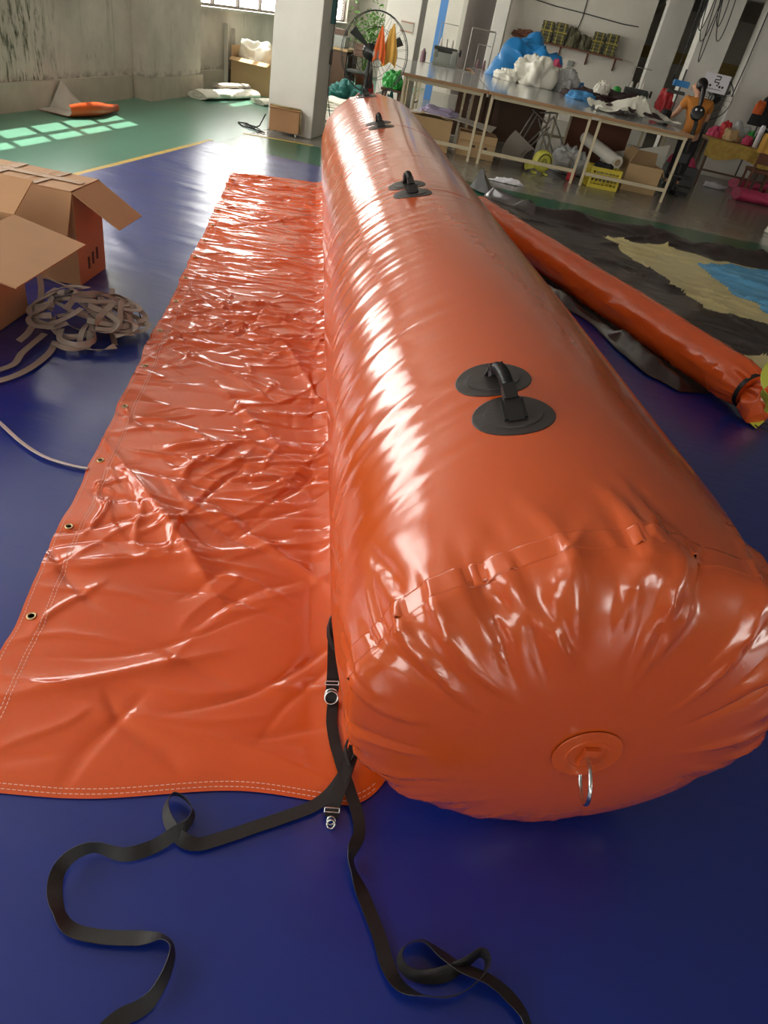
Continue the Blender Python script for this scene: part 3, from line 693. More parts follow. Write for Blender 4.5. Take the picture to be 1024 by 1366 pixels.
# tangle of grey webbing offcuts ------------------------------------------
wp = thing('webbing_tangle', (-1.87, 2.78, .012), 'tangled heap of grey webbing offcuts between the two cardboard boxes and the flap', 'webbing')
rr = random.Random(11)
def hump(x, y): return .11 * math.exp(-(((x + 1.90) / .20) ** 2 + ((y - 2.86) / .20) ** 2))
for k in range(34):
    a = rr.uniform(0, 2 * PI); r0 = rr.uniform(.02, .2); x, y = -1.87 + r0 * math.cos(a), 2.82 + r0 * math.sin(a)
    hd = rr.uniform(0, 2 * PI); turn = rr.uniform(-.5, .5); pts = []; tl = []; lay = rr.uniform(.0, .06); tw = rr.uniform(-.5, .5)
    for i in range(rr.randint(5, 8)):
        if math.hypot(x + 1.86, y - 2.82) > .20:
            w_ = math.atan2(2.82 - y, -1.86 - x); dlt = (w_ - hd + PI) % (2 * PI) - PI; hd += max(-1.1, min(1.1, dlt))
        else: hd += turn + rr.uniform(-.3, .3)
        x += .085 * math.cos(hd); y += .085 * math.sin(hd); x = max(x, -2.06)
        pts.append((x, y, .022 + lay + hump(x, y) * .8 + rr.uniform(0, .014))); tl.append(tw + rr.uniform(-.35, .35) + (1.0 if rr.random() < .12 else 0))
    MB().ribbon(pts, .027, tl, th=.0018, sub=6).build('webbing_strip', 'webbing_grey', wp)
for q, tlt in (([(-1.957,3.236,0.060), (-1.866,3.046,0.040), (-1.782,2.911,0.020), (-1.647,2.710,0.020)], 0.1), ([(-1.865,2.581,0.030), (-1.834,2.487,0.020), (-1.813,2.342,0.020), (-1.825,2.212,0.020), (-1.871,2.114,0.020)], .2), ([(-1.933,2.606,0.040), (-1.910,2.410,0.030), (-1.886,2.312,0.020), (-1.911,2.213,0.020)], .1), ([(-2.148,2.911,0.180), (-2.099,2.847,0.140), (-2.051,2.748,0.090), (-1.992,2.586,0.050), (-1.988,2.495,0.030)], .3), ([(-2.121,2.917,0.170), (-2.025,2.976,0.120), (-1.898,2.959,0.080), (-1.795,2.951,0.050), (-1.706,2.849,0.030)], .1), ([(-1.943,2.719,0.090), (-1.848,2.712,0.050), (-1.780,2.774,0.030), (-1.793,2.845,0.040), (-1.879,2.827,0.070)], .6)):
    MB().ribbon(q, .027, tlt, th=.0018).build('webbing_strip', 'webbing_grey', wp)

# thin orange tube at the right -------------------------------------------
P0 = Vector((1.575, 3.90, .158)); DT = Vector((-.546, .838, 0)).normalized(); NTV = Vector((-DT.y, DT.x, 0)); TLEN = 3.48
ls = np.concatenate([np.linspace(-.03, .2, 30), np.linspace(.21, TLEN - .1, 150), np.linspace(TLEN - .09, TLEN, 12)])[:, None]; tt = np.linspace(0, 2 * PI, 72, endpoint=False)[None, :]
env = np.clip((ls + .03) / .13, 0.0, 1); rad = .134 * (.62 + .38 * env ** .6) * np.clip((TLEN - ls) / .05 + .25, .25, 1) ** .5
pk = .016 * np.exp(-((ls + .03) / .11) ** 2) * ridge(tt * 3.4, ls * 3, seed=60) + .0022 * vn(ls * 30 + tt * 3, tt * 3, seed=61) + .004 * vn(ls * 6, tt * 2, seed=62) + creases(np.broadcast_to(tt * .134, (len(ls), 72)), np.broadcast_to(ls, (len(ls), 72)), 150, (0, .84), (.0, 3.4), (.03, .10), (.006, .014), (.002, .006), lambda r, x, y: r.normal(.3, .6), 63)
rad = rad + pk
ct, sn = np.cos(tt), np.sin(tt)
Q = np.array(P0)[None, None, :] + ls[..., None] * np.array(DT) + (rad * ct)[..., None] * np.array(NTV) + (rad * sn)[..., None] * np.array([0, 0, 1.]); Q[..., 2] = np.maximum(Q[..., 2], .024)
tt2 = thing('thin_inflatable_tube', tuple(P0 - Vector((0, 0, .134))), 'thin glossy orange tube lying on the dark brown vinyl at the right', 'inflatable')
mb = MB().grid(Q, True, wrap=True); mb.add([tuple(p) for p in Q[0]], [tuple(range(72))]).add([tuple(p) for p in Q[-1]], [tuple(range(71, -1, -1))]); mb.build('body', 'pvc_orange_dark', tt2)
tl_ = np.linspace(-.19, -.03, 26)[:, None]; f_ = (tl_ + .19) / .16
r2 = (.085 + .035 * np.sin(f_ * PI) - .03 * f_) * (1 + .30 * ridge(tt * 2.0, tl_ * 9, seed=66)); r2 = r2 * np.clip((tl_ + .195) / .025, .2, 1) ** .5
Q = np.array(P0)[None, None, :] + tl_[..., None] * np.array(DT) + (r2 * ct)[..., None] * np.array(NTV) + (r2 * sn)[..., None] * np.array([0, 0, 1.]) + np.array([0, 0, -.035]); Q[..., 2] = np.maximum(Q[..., 2], .02)
mb = MB().grid(Q, True, wrap=True); mb.add([tuple(p) for p in Q[0]], [tuple(range(72))]).build('gathered_end', 'pvc_orange_dark', tt2)
mb = MB()
ring = [P0 + DT * -.028 + NTV * (.104 * math.cos(a)) + Vector((0, 0, .104 * math.sin(a) - .012)) for a in np.linspace(0, 2 * PI, 40, endpoint=False)]
vs = []; 
for p in ring:
    o_ = (p - (P0 + DT * -.028 + Vector((0, 0, -.012)))).normalized()
    for a, b in ((-.014, 0), (.014, 0), (.014, .004), (-.014, .004)): vs.append(p + DT * a + o_ * b)
mb.add(vs, [(4 * i + k, 4 * i + (k + 1) % 4, (4 * i + 4 + (k + 1) % 4) % 160, (4 * i + 4 + k) % 160) for i in range(40) for k in range(4)]).build('tie_band', 'webbing_black', tt2)
ly = thing('lime_strap', (1.694,3.819,0.020), 'lime yellow strap with a black cord, at the tied end of the thin orange tube', 'strap')
MB().ribbon([(1.597,3.799,0.360), (1.519,3.630,0.340), (1.541,3.568,0.260), (1.655,3.682,0.160), (1.679,3.771,0.060), (1.629,3.712,0.022)], .055, .3, th=.003).build('webbing', 'lime', ly)
MB().tube([Vector((1.678,3.753,0.020)) + Vector((.055 * math.cos(a) + .02, .05 * math.sin(a) - .02, .004)) for a in np.linspace(0, 2 * PI, 28, endpoint=False)], .0035, 6, closed=True).build('cord', 'wire_black', ly)

# dark deflated vinyl with cream and blue panels ----------------------------
def deflated():
    up_ = np.array([(-.35, 8.55), (.25, 7.95), (.90, 8.15), (1.35, 8.20), (1.80, 8.30), (2.92, 8.50), (4.0, 8.4)]); lo_ = np.array([(-.30, 7.45), (.10, 6.2), (.55, 4.95), (1.0, 4.22), (1.30, 3.98), (2.05, 4.4), (3.0, 4.6)])
    nu, nv = 240, 200; t = np.linspace(0, 1, nu); tk = np.linspace(0, 1, 7)
    U = np.stack([np.interp(t, tk, up_[:, i]) for i in (0, 1)], -1); L = np.stack([np.interp(t, tk, lo_[:, i]) for i in (0, 1)], -1)
    U[:, 1] += .07 * vn(t * 11, t * 0, seed=70); L[:, 1] += .10 * vn(t * 13, t * 0, seed=71); L[:, 0] += .07 * vn(t * 13, t * 0, seed=72)
    w = np.linspace(0, 1, nv)[None, :, None]; XY = L[:, None] * (1 - w) + U[:, None] * w; X, Y = XY[..., 0], XY[..., 1]
    d = (X - P0.x) * NTV.x + (Y - P0.y) * NTV.y; al = (X - P0.x) * DT.x + (Y - P0.y) * DT.y
    under = np.exp(-(d / .17) ** 4) * (al > -.3)
    ww = np.broadcast_to(w[..., 0], X.shape)
    H = .014 * (1 + vn(X * 1.8, Y * 1.8, seed=73)) + .016 * np.maximum(ridge(X * 1.6 + Y * .6, Y * 3.4 + X * .8, seed=74), 0) + .005 * np.maximum(ridge(X * 5, Y * 8, seed=75), 0)
    H += np.maximum(creases(X, Y, 260, (-.5, 3.8), (4.2, 9), (.1, .5), (.012, .04), (.008, .034), lambda r, x, y: r.normal(-.3, .5), 76), 0)
    H += .014 * np.maximum(ridge(X * 7 + Y, Y * 8, seed=88), 0) * np.clip((.25 - ww) / .1, 0, 1)
    roll = np.exp(-((ww - .95) / .045) ** 2) * .09 * (1 + .4 * vn(X * 3, Y * 3, seed=77)) + np.exp(-((ww - .05) / .05) ** 2) * .05
    # zones
    def inside(poly):
        c = np.zeros(X.shape, bool); n = len(poly)
        jx = X + .03 * vn(X * 6, Y * 6, seed=78); jy = Y + .06 * vn(X * 6, Y * 6, seed=79)
        for i in range(n):
            x1, y1 = poly[i]; x2, y2 = poly[(i + 1) % n]
            with np.errstate(divide='ignore', invalid='ignore'):
                c ^= ((y1 > jy) != (y2 > jy)) & (jx < (x2 - x1) * (jy - y1) / (y2 - y1 + 1e-12) + x1)
        return c
    P2 = lambda *q: [(a[0], a[1]) for a in q]
    yel = inside(P2((0.957,7.658,0.000), (1.687,7.761,0.000), (2.092,7.710,0.000), (3.127,8.047,0.000), (2.504,5.477,0.000), (2.224,5.892,0.000), (1.734,5.903,0.000), (1.583,6.195,0.000), (1.429,6.674,0.000), (1.239,6.979,0.000)))
    blu = inside(P2((1.871,7.420,0.000), (3.063,8.108,0.000), (2.478,5.789,0.000), (2.336,6.088,0.000), (2.245,6.381,0.000), (2.126,6.569,0.000), (2.036,6.997,0.000)))
    yel |= inside(P2((1.826,4.902,0.000), (2.135,4.965,0.000), (2.001,4.469,0.000), (1.789,4.621,0.000)))
    H = H + roll * (~(yel | blu))
    rim = np.exp(-((d - .42) / .11) ** 2) * .10 * (al < 2.6) * (1 + .5 * vn(al * 5, d * 4, seed=80)) * (1 - (yel | blu) * .6)
    H = (H + rim) * (1 - under) * np.clip(np.minimum(np.minimum(ww, 1 - ww) * 30, np.minimum(t, 1 - t)[:, None] * 40), .1, 1)
    Z = .0135 + np.maximum(H, 0.0)
    V = np.stack([X, Y, Z], -1)
    root = thing('deflated_inflatable', tuple(V[120, 100]), 'crumpled dark brown vinyl inflatable with cream and blue panels, deflated on the floor', 'inflatable')
    q = np.zeros((nu - 1, nv - 1), int); q[yel[:-1, :-1]] = 1; q[blu[:-1, :-1]] = 2
    for k, (nm, mt) in enumerate((('brown_panel', 'brown_vinyl'), ('cream_panel', 'cream_vinyl'), ('blue_panel', 'blue_vinyl'))):
        ii, jj = np.nonzero(q == k); F = np.stack([ii * nv + jj, (ii + 1) * nv + jj, (ii + 1) * nv + jj + 1, ii * nv + jj + 1], -1)
        uq, inv = np.unique(F, return_inverse=True); mb = MB(); mb.add(V.reshape(-1, 3)[uq].tolist(), inv.reshape(F.shape).tolist(), True); mb.build(nm, mt, root)
    # the stiff fold standing up at its far left corner
    a, b, c, d_ = Vector((-.56, 8.72, .02)), Vector((-.28, 8.42, .02)), Vector((-.47, 8.75, .26)), Vector((-.30, 8.95, .02))
    mb = MB()
    for p, q_, r_ in ((a, b, c), (b, d_, c), (d_, a, c)):
        n_ = 8; g = np.array([[tuple((p * (1 - i / n_) + q_ * (i / n_)) * (1 - j / n_) + r_ * (j / n_)) for j in range(n_)] for i in range(n_ + 1)])
        g = g + .02 * np.stack([vn(g[..., 0] * 9, g[..., 2] * 9, seed=s_) for s_ in (1, 2, 3)], -1) * np.array([1, 1, .3]); mb.grid(g)
    mb.build('standing_fold', 'black_vinyl', root)
deflated()

# ================================================================ along the left wall
# folded offcut, orange outside and grey inside
fo = thing('folded_offcut', (-4.9, 7.75, .004), 'folded vinyl offcut, orange outside and grey inside, by the mildewed wall', 'offcut')
def sheet(fn, nu, nv, nm, mt, par, th=.004):
    u = np.linspace(0, 1, nu); v = np.linspace(0, 1, nv); A = np.array([[fn(a, b) for b in v] for a in u], float)
    du = np.gradient(A, axis=0); dv = np.gradient(A, axis=1); n_ = np.cross(du, dv); n_ /= np.linalg.norm(n_, axis=-1, keepdims=True) + 1e-9
    B = A - n_ * th; mb = MB().grid(A, True).grid(B, True, flip=True)
    rim = [(i, 0) for i in range(nu)] + [(nu - 1, j) for j in range(1, nv)] + [(i, nv - 1) for i in range(nu - 2, -1, -1)] + [(0, j) for j in range(nv - 2, 0, -1)]
    k = len(rim); mb.add([tuple(A[r]) for r in rim] + [tuple(B[r]) for r in rim], [(i, (i + 1) % k, (i + 1) % k + k, i + k) for i in range(k)])
    return mb.build(nm, mt, par)
def off_prof(a, b, o=0.0):
    y = 7.28 + .86 * a; q = b * 2.2
    if b < .55: x = -5.08 + .34 * b / .55; z = .02 + .012 * math.sin(a * 9)
    else:
        an = (b - .55) / .45 * 2.7 - PI / 2; R_ = .055 + .015 * math.sin(a * 5); x = -4.74 + R_ * math.cos(an); z = .02 + R_ + R_ * math.sin(an)
    return (x + .10 * (a - .5) + .05 * math.sin(a * 4), y, z + o)
sheet(lambda a, b: off_prof(a, b), 24, 26, 'lining', 'cloth_grey', fo, .003)
sheet(lambda a, b: (off_prof(a, b)[0] + (.004 if b > .55 else 0), off_prof(a, b)[1], off_prof(a, b)[2] - (.0045 if b < .8 else -.003)), 24, 26, 'outer_face', 'pvc_patch', fo, .003)
def peak(a, b): y = 7.42 + .60 * a; h = .26 * (1 - abs(a - .55) * 1.9) * b; return (-4.95 - .17 * b, y - .1 * b * (a - .5), .022 + max(h, 0))
sheet(peak, 16, 10, 'turned_corner', 'cloth_grey', fo, .003)
# white rolled sheeting further along
def flat_roll(name, p, q, rw, rh, m, label, cat, group=None, seed=0, n=40):
    p = Vector(p); q = Vector(q); d = (q - p).normalized(); s_ = Vector((-d.y, d.x, 0)); L = (q - p).length
    root = thing(name, tuple((p + q) / 2), label, cat, group)
    u = np.linspace(0, L, n)[:, None]; t_ = np.linspace(0, 2 * PI, 40, endpoint=False)[None, :]
    k = 1 + .10 * vn(u * 4, t_ * 1.5, seed=seed) + .10 * ridge(u * 9, t_, seed=seed + 1)
    X = rw * k * np.cos(t_); Z = rh + rh * k * np.sin(t_)
    A = np.array(p)[None, None] + u[..., None] * np.array(d) + X[..., None] * np.array(s_) + Z[..., None] * np.array([0, 0, 1.]); A[..., 2] = np.maximum(A[..., 2], p.z)
    mb = MB().grid(A, True, wrap=True); mb.add([tuple(x) for x in A[-1]], [tuple(range(40))]).add([tuple(x) for x in A[0]], [tuple(range(39, -1, -1))]); mb.build('roll', m, root)
    for e_, off in ((p, -d), (q, d)):
        sp = [e_ + off * .002 + s_ * (rw * (1 - .045 * i) * .92 * math.cos(.5 * i)) + Vector((0, 0, rh + rh * (1 - .045 * i) * .92 * math.sin(.5 * i))) for i in range(20)]
        MB().tube(sp, .004, 5).build('spiral_end', 'cloth_grey', root)
    return root
flat_roll('sheeting_roll', (-4.80, 10.45, .004), (-4.52, 11.9, .004), .16, .055, 'cloth_white', 'large flattened white roll of sheeting on the green floor by the wall', 'roll', seed=90)
flat_roll('sheeting_roll', (-4.80, 11.15, .115), (-4.60, 11.85, .115), .09, .03, 'cloth_grey', 'small grey folded sheeting lying on top of the large white roll', 'roll', seed=92)
flat_roll('sheeting_roll', (-4.20, 11.3, .004), (-3.8, 12.5, .004), .14, .035, 'cloth_white', 'second white roll of sheeting, partly behind the near pillar', 'roll', seed=94)
rb, WR = carton('cardboard_box', (-4.40, 12.35, .002), .05, .66, .55, .46, {'-y': (105, .16), '+x': (25, .22), '-x': (4, .15)}, 'cardboard box full of white rags standing below the window in the corner', m='cardboard_far')
o = heap((-4.74, 12.62, .40), .30, .24, .30, 5, .22, 34, 0, 1.8, .55).build('rag_heap', 'cloth_white'); tag(o, 'crumpled white rags heaped in the cardboard box by the window', 'rags')
for k, (a, b) in enumerate((((-5.12, 12.28, .01), (-5.15, 12.28, .88)), ((-5.13, 12.62, .01), (-5.15, 12.60, .82)))):
    o = MB().bar(a, b, .07, .02, up=(0, 1, 0)).build('board', 'frame_pale'); tag(o, ('taller pale board leaning at the left of the rag box', 'shorter pale board behind the taller one at the rag box')[k], 'board')
# small wooden crate on casters at the pillar, hose on top, cable on the floor
cr = thing('caster_crate', (-3.08, 9.30, .003), 'small brown crate on casters standing against the near pillar', 'crate')
c0 = Vector((-3.08, 9.28, .17)); Rz = Matrix.Rotation(.33, 3, 'Z')
MB().box(tuple(c0), (.37, .18, .25), rot=.33, bev=.008).build('body', 'cardboard', cr)
MB().box(tuple(c0 + Vector((0, 0, .13))), (.39, .20, .014), rot=.33, bev=.004).build('lid', 'wood', cr)
for sx in (-1, 1):
    for sy in (-1, 1):
        p = c0 + Rz @ Vector((sx * .15, sy * .06, -.145)); p.z = .025
        MB().cyl(p + Rz @ Vector((-.011, 0, 0)), p + Rz @ Vector((.011, 0, 0)), .021, n=14).bar(p + Vector((0, 0, .012)), p + Vector((0, 0, .03)), .026).build('caster', 'frame_pale', cr)
mat('hose', srgb(150, 136, 96), rough=.6)
pts = [c0 + Rz @ Vector((x, y, z)) for x, y, z in ((-.18, .02, .145), (-.1, -.05, .15), (.0, -.07, .15), (.12, -.06, .15), (.19, -.04, .145), (.205, -.08, .10), (.205, -.07, -.02), (.21, -.02, -.12))]
o = MB().tube(pts, .012, 8).build('hose', 'hose'); tag(o, 'khaki hose draped over the small caster crate', 'hose')
pts = [(-3.30, 9.20, .20), (-3.36, 9.16, .06), (-3.45, 9.2, .012), (-3.62, 9.42, .012), (-3.72, 9.36, .012), (-3.60, 9.18, .012), (-3.42, 9.12, .014), (-3.30, 9.1, .012), (-3.45, 9.28, .02), (-3.62, 9.3, .02), (-3.5, 9.14, .02), (-3.25, 9.06, .012)]
o = MB().tube([Vector(p) for p in pts], .008, 7).build('cable', 'wire_black'); tag(o, 'black cable coiled on the floor left of the caster crate', 'cable')
wc = thing('pillar_wire', (-2.745, 9.9, .02), 'thin black wire with an inline plug hanging down the right side of the near pillar', 'wire')
MB().tube([(-2.748, 9.95, 2.4), (-2.748, 9.95, 1.6), (-2.745, 9.93, 1.0), (-2.74, 9.95, .5), (-2.70, 10.05, .2), (-2.60, 10.2, .02)], .006, 6).build('cord', 'wire_black', wc)
MB().box((-2.745, 9.94, .92), (.03, .03, .11), bev=.006).box((-2.745, 9.94, .84), (.034, .034, .05), bev=.006).build('plug', 'frame_dark', wc)
mat('teal', srgb(44, 110, 112), rough=.6)
o = MB().box((-2.752, 9.90, 1.42), (.008, .22, .36)).build('notice', 'teal'); tag(o, 'small teal notice on the right side of the near pillar', 'notice')

# ================================================================ the big cutting tables
mat('table_edge', srgb(158, 118, 78), rough=0.5, var=0.15, vscale=6)
mat('table_vinyl', srgb(150, 150, 150), rough=0.14, spec=0.5, coat=0.2, crough=0.1, bump=0.06, bscale=3)
mat('table_leg', srgb(196, 182, 150), rough=0.45)
mat('bag_white', srgb(226, 222, 208), rough=0.35, bump=0.4, bscale=9, sss=0.0)
mat('bag_clear', srgb(178, 178, 176), rough=0.25, bump=0.4, bscale=12)
mat('tarp_bright', srgb(20, 122, 190), rough=0.35, bump=0.5, bscale=7)
mat('cloth_black', srgb(30, 27, 28), rough=0.8, bump=0.2, bscale=12)
mat('cloth_brown', srgb(56, 36, 36), rough=0.7, bump=0.25, bscale=10)
mat('cloth_blue', srgb(70, 140, 196), rough=0.6, bump=0.3, bscale=9)
mat('cloth_lilac', srgb(184, 174, 204), rough=0.8)
mat('cloth_yellow', srgb(204, 156, 70), rough=0.8, var=0.12, vscale=8)
mat('cloth_orange', srgb(214, 100, 44), rough=0.8)
mat('cloth_pink', srgb(196, 62, 102), rough=0.55, bump=0.2, bscale=10)
mat('cloth_teal', srgb(28, 98, 92), rough=0.6)
mat('green_bag', srgb(40, 158, 58), rough=0.4)
mat('red', srgb(188, 34, 40), rough=0.45)
mat('yellow_plastic', srgb(206, 186, 54), rough=0.4, var=0.06)
mat('yellow_blower', srgb(204, 200, 84), rough=0.4)
mat('black_iron', srgb(24, 23, 23), rough=0.45)
mat('fan_wire', srgb(58, 60, 60), rough=0.4, metal=0.4)
mat('machine_grey', srgb(150, 152, 144), rough=0.45)
mat('machine_dark', srgb(62, 62, 60), rough=0.5)
mat('cone_white', srgb(224, 216, 204), rough=0.8)
mat('cone_mauve', srgb(150, 118, 128), rough=0.8)
mat('leaf', srgb(92, 142, 52), rough=0.5, var=0.3, vscale=8, sss=0.0)
mat('terracotta', srgb(150, 86, 58), rough=0.8)
mat('skin', srgb(196, 146, 116), rough=0.55)
mat('hair', srgb(22, 17, 16), rough=0.4)
mat('shirt_orange', srgb(186, 116, 44), rough=0.8, var=0.08, vscale=14)
mat('trousers', srgb(38, 34, 40), rough=0.85)
mat('paper_white', srgb(224, 220, 226), rough=0.7)
mat('bundle_olive', srgb(92, 88, 66), rough=0.85, var=0.25, vscale=18)
mat('bundle_tie', srgb(176, 160, 70), rough=0.7)
mat('rust', srgb(112, 70, 52), rough=0.8)
mat('blue_cloth', srgb(92, 148, 214), rough=0.6)

TA = math.radians(9.0); TO = Vector((-1.90, 10.38, 0)); TE = Vector((math.cos(TA), math.sin(TA), 0)); TN = Vector((-math.sin(TA), math.cos(TA), 0))
def T(u, v, z=0): p = TO + TE * u + TN * v; return Vector((p.x, p.y, z))
def Tb(mb, u0, u1, v0, v1, z0, z1, bev=0): return mb.box(tuple(T((u0 + u1) / 2, (v0 + v1) / 2, (z0 + z1) / 2)), (u1 - u0, v1 - v0, z1 - z0), rot=TA, bev=bev)
TH = .885
TLAB = ('cutting table with a brown edge and glossy top, leftmost of the three pushed together', 'cutting table with a brown edge and glossy top, middle one, with the blower beneath', 'cutting table with a brown edge and glossy top, rightmost one, with the yellow crate beneath')
for k, (u0, u1, TD) in enumerate(((0.0, 1.20, 3.4), (1.204, 2.72, 5.2), (2.724, 4.08, 4.2))):
    t = thing('cutting_table', tuple(T((u0 + u1) / 2, TD / 2)), TLAB[k], 'table', 'cutting tables', TA)
    Tb(MB(), u0, u1, 0, TD, TH - .035, TH).build('tabletop', 'table_edge', t)
    Tb(MB(), u0 + .004, u1 - .004, .01, TD, TH, TH + .003).build('vinyl_cover', 'table_vinyl', t)
    for a in (u0 + .07, u1 - .07):
        for b in (.09, TD / 2, TD - .09):
            MB().bar(T(a, b, 0), T(a, b, TH - .035), .036, .036).build('leg', 'table_leg', t)
    for b in (.09, TD - .09):
        MB().bar(T(u0 + .09, b, .16), T(u1 - .09, b, .16), .03, .045).build('stretcher', 'table_leg', t)
        MB().bar(T(u0 + .09, b, TH - .06), T(u1 - .09, b, TH - .06), .03, .04).build('apron', 'table_leg', t)
ZT = TH + .003
def lay(name, p, sx, sy, sz, seed, m, label, cat, crease=.2, yaw=0, freq=2.2, n=36, flat=.6, group=None):
    o = heap(tuple(p), sx, sy, sz, seed, crease, n, yaw, freq, flat).build(name, m); return tag(o, label, cat, group)
lay('tarpaulin_bundle', (-.40, 15.02, ZT), .70, .34, .62, 21, 'tarp_bright', 'bright blue tarpaulin bundle at the far end of the tables', 'bundle', .26, freq=1.8)
wb = lay('plastic_bag', (-.24, 14.32, ZT), .36, .28, .40, 22, 'bag_white', 'large crumpled white plastic bag in front of the blue bundle', 'bag', .22)
heap((-.66, 14.26, ZT), .26, .2, .17, 28, .25, 26).build('loose_end', 'bag_white', wb)
lay('plastic_bag', (.30, 14.5, ZT), .24, .2, .32, 23, 'bag_clear', 'smaller greyish clear plastic bag right of the large white one', 'bag', .24)
lay('folded_cloth', (.52, 14.95, ZT), .22, .2, .16, 29, 'tarp_bright', 'dark blue cloth edge beneath the clear plastic bag', 'cloth', .25)
lay('red_cloth', (.10, 14.72, ZT), .10, .1, .42, 24, 'cloth_pink', 'small crimson cloth tucked at the right end of the blue bundle', 'cloth', .2)
lay('fabric_heap', (1.05, 13.75, ZT), .62, .34, .17, 25, 'cloth_brown', 'heap of dark brown fabric behind the crumpled white sheet', 'fabric', .3, yaw=.2, freq=3)
lay('fabric_piece', (.62, 13.35, ZT), .26, .16, .12, 26, 'cloth_blue', 'light blue fabric piece at the left of the dark brown heap', 'fabric', .2, freq=2.5)
lay('fabric_piece', (.92, 13.62, ZT + .12), .13, .1, .16, 27, 'cloth_white', 'small white fabric twist on top of the dark brown heap', 'fabric', .3)
# crumpled white sheet with dark cut-outs
ws = thing('crumpled_sheet', (1.36, 12.15, ZT), 'crumpled white sheet with dark cut-outs on the right table', 'sheet')
X, Y = np.meshgrid(np.linspace(-.62, .62, 70), np.linspace(-.42, .42, 50), indexing='ij')
Hh = .19 * np.exp(-((X - .05) / .34) ** 2 - ((Y - .08) / .24) ** 2) + .05 * np.maximum(ridge(X * 2.4 + Y, Y * 3 - X, seed=3), 0) + .02 * np.maximum(ridge(X * 6, Y * 5, seed=4), 0)
Hh = Hh + np.maximum(creases(X, Y, 40, (-.6, .6), (-.4, .4), (.1, .4), (.02, .05), (.02, .06), lambda r, x, y: math.atan2(y - .08, x - .05) + r.normal(0, .2), 8), 0)
edge_ = 1 + .12 * vn(X * 4, Y * 4, seed=6)
cA, sA = math.cos(.15), math.sin(.15); Xr, Yr = X * edge_, Y * edge_
P_ = np.stack([1.34 + Xr * cA - Yr * sA, 12.02 + Xr * sA + Yr * cA, ZT + .006 + Hh], -1); MB().grid(P_).build('sheet', 'cloth_white', ws)
for a, b, r_ in ((.18, -.20, .055), (.34, -.14, .075), (.47, -.02, .035), (-.36, -.04, .04), (-.05, -.24, .06)):
    i0 = int((a + .62) / 1.24 * 69); j0 = int((b + .42) / .84 * 49); mb = MB(); c_ = P_[i0, j0]
    n_ = np.cross(P_[i0 + 2, j0] - P_[i0 - 2, j0], P_[i0, j0 + 2] - P_[i0, j0 - 2]); n_ /= np.linalg.norm(n_)
    vs = []
    for k in range(18):
        an = 2 * PI * k / 18; ii = min(max(i0 + r_ * 1.5 * math.cos(an) / 1.24 * 69, 0), 68.9); jj = min(max(j0 + r_ * math.sin(an) / .84 * 49, 0), 48.9)
        f, g = ii - int(ii), jj - int(jj); q = (P_[int(ii), int(jj)] * (1 - f) + P_[int(ii) + 1, int(jj)] * f) * (1 - g) + (P_[int(ii), int(jj) + 1] * (1 - f) + P_[int(ii) + 1, int(jj) + 1] * f) * g
        vs.append(tuple(q + n_ * .012))
    vs.append(tuple(c_ + n_ * .016)); mb.add(vs, [(k, (k + 1) % 18, 18) for k in range(18)]); mb.build('dark_cutout', 'cloth_brown', ws)

# under the tables -------------------------------------------------------
cb, _ = carton('cardboard_box', (-1.14, 10.92, .002), TA, .62, .5, .40, {'+x': (-80, .2), '-x': (-80, .2)}, 'plain cardboard box under the left end of the tables', m='cardboard_far')
sb = thing('white_board', (-1.2, 11.0, .42), 'bent white board lying across the box under the left table', 'board')
sheet(lambda a, b: (-1.78 + 1.2 * a + .03 * b, 10.90 + .52 * b + .19 * a, .425 - .09 * max(a - .62, 0) ** 1.2 * (1.4 - b) + .012 * math.sin(a * 5)), 26, 8, 'board', 'cloth_white', sb, .006)
lay('lilac_cloth', (-1.40, 11.16, .43), .27, .12, .10, 31, 'cloth_lilac', 'lilac cloth lying on the white board under the left table', 'cloth', .25)
cb2, W2 = carton('cardboard_box', (-.47, 11.16, .002), TA, .56, .4, .30, {'-y': (160, .10), '+x': (-70, .16), '+y': (-88, .2)}, 'battered cardboard box with folded-over flaps, behind the paired table legs', m='cardboard_far')
for a, b in ((-.36, -.30), (-.24, -.20), (-.17, -.12)): MB().bar(W2(a, -.0035, .14), W2(b, -.0035, .145), .03, .002, up=(0, 1, 0)).build('printed_mark', 'ink', cb2)
gp = thing('grey_panel', (-.12, 11.6, .004), 'curved grey panel leaning beside the battered box', 'panel')
sheet(lambda a, b: (-.36 + .34 * a + .10 * b - .06 * math.sin(b * PI), 11.55 + .2 * a, .005 + .42 * b - .20 * a * b + .0 * a), 12, 12, 'panel', 'cloth_grey', gp, .006)
ff = thing('folding_frame', (.2, 12.1, .004), 'chromed folding stool frame standing folded under the middle table', 'frame')
for a, b in (((-0.102,12.000,0.697), (0.178,11.900,0.560)), ((-0.068,12.000,0.664), (-0.224,12.100,0.233)), ((-0.015,12.000,0.644), (-0.160,12.100,0.182)), ((0.178,11.900,0.560), (-0.148,11.700,0.124)), ((0.223,11.900,0.529), (-0.091,11.700,0.094)), ((0.022,12.000,0.602), (0.304,12.000,0.173)), ((0.149,12.000,0.536), (0.404,12.000,0.162)), ((0.233,12.000,0.674), (0.610,12.100,0.193)), ((0.168,12.000,0.550), (0.244,12.000,0.676)), ((0.020,12.200,0.668), (0.279,12.200,0.709))):
    MB().tube([Vector(a), Vector(b)], .012, 8).build('rail', 'steel_dull', ff)
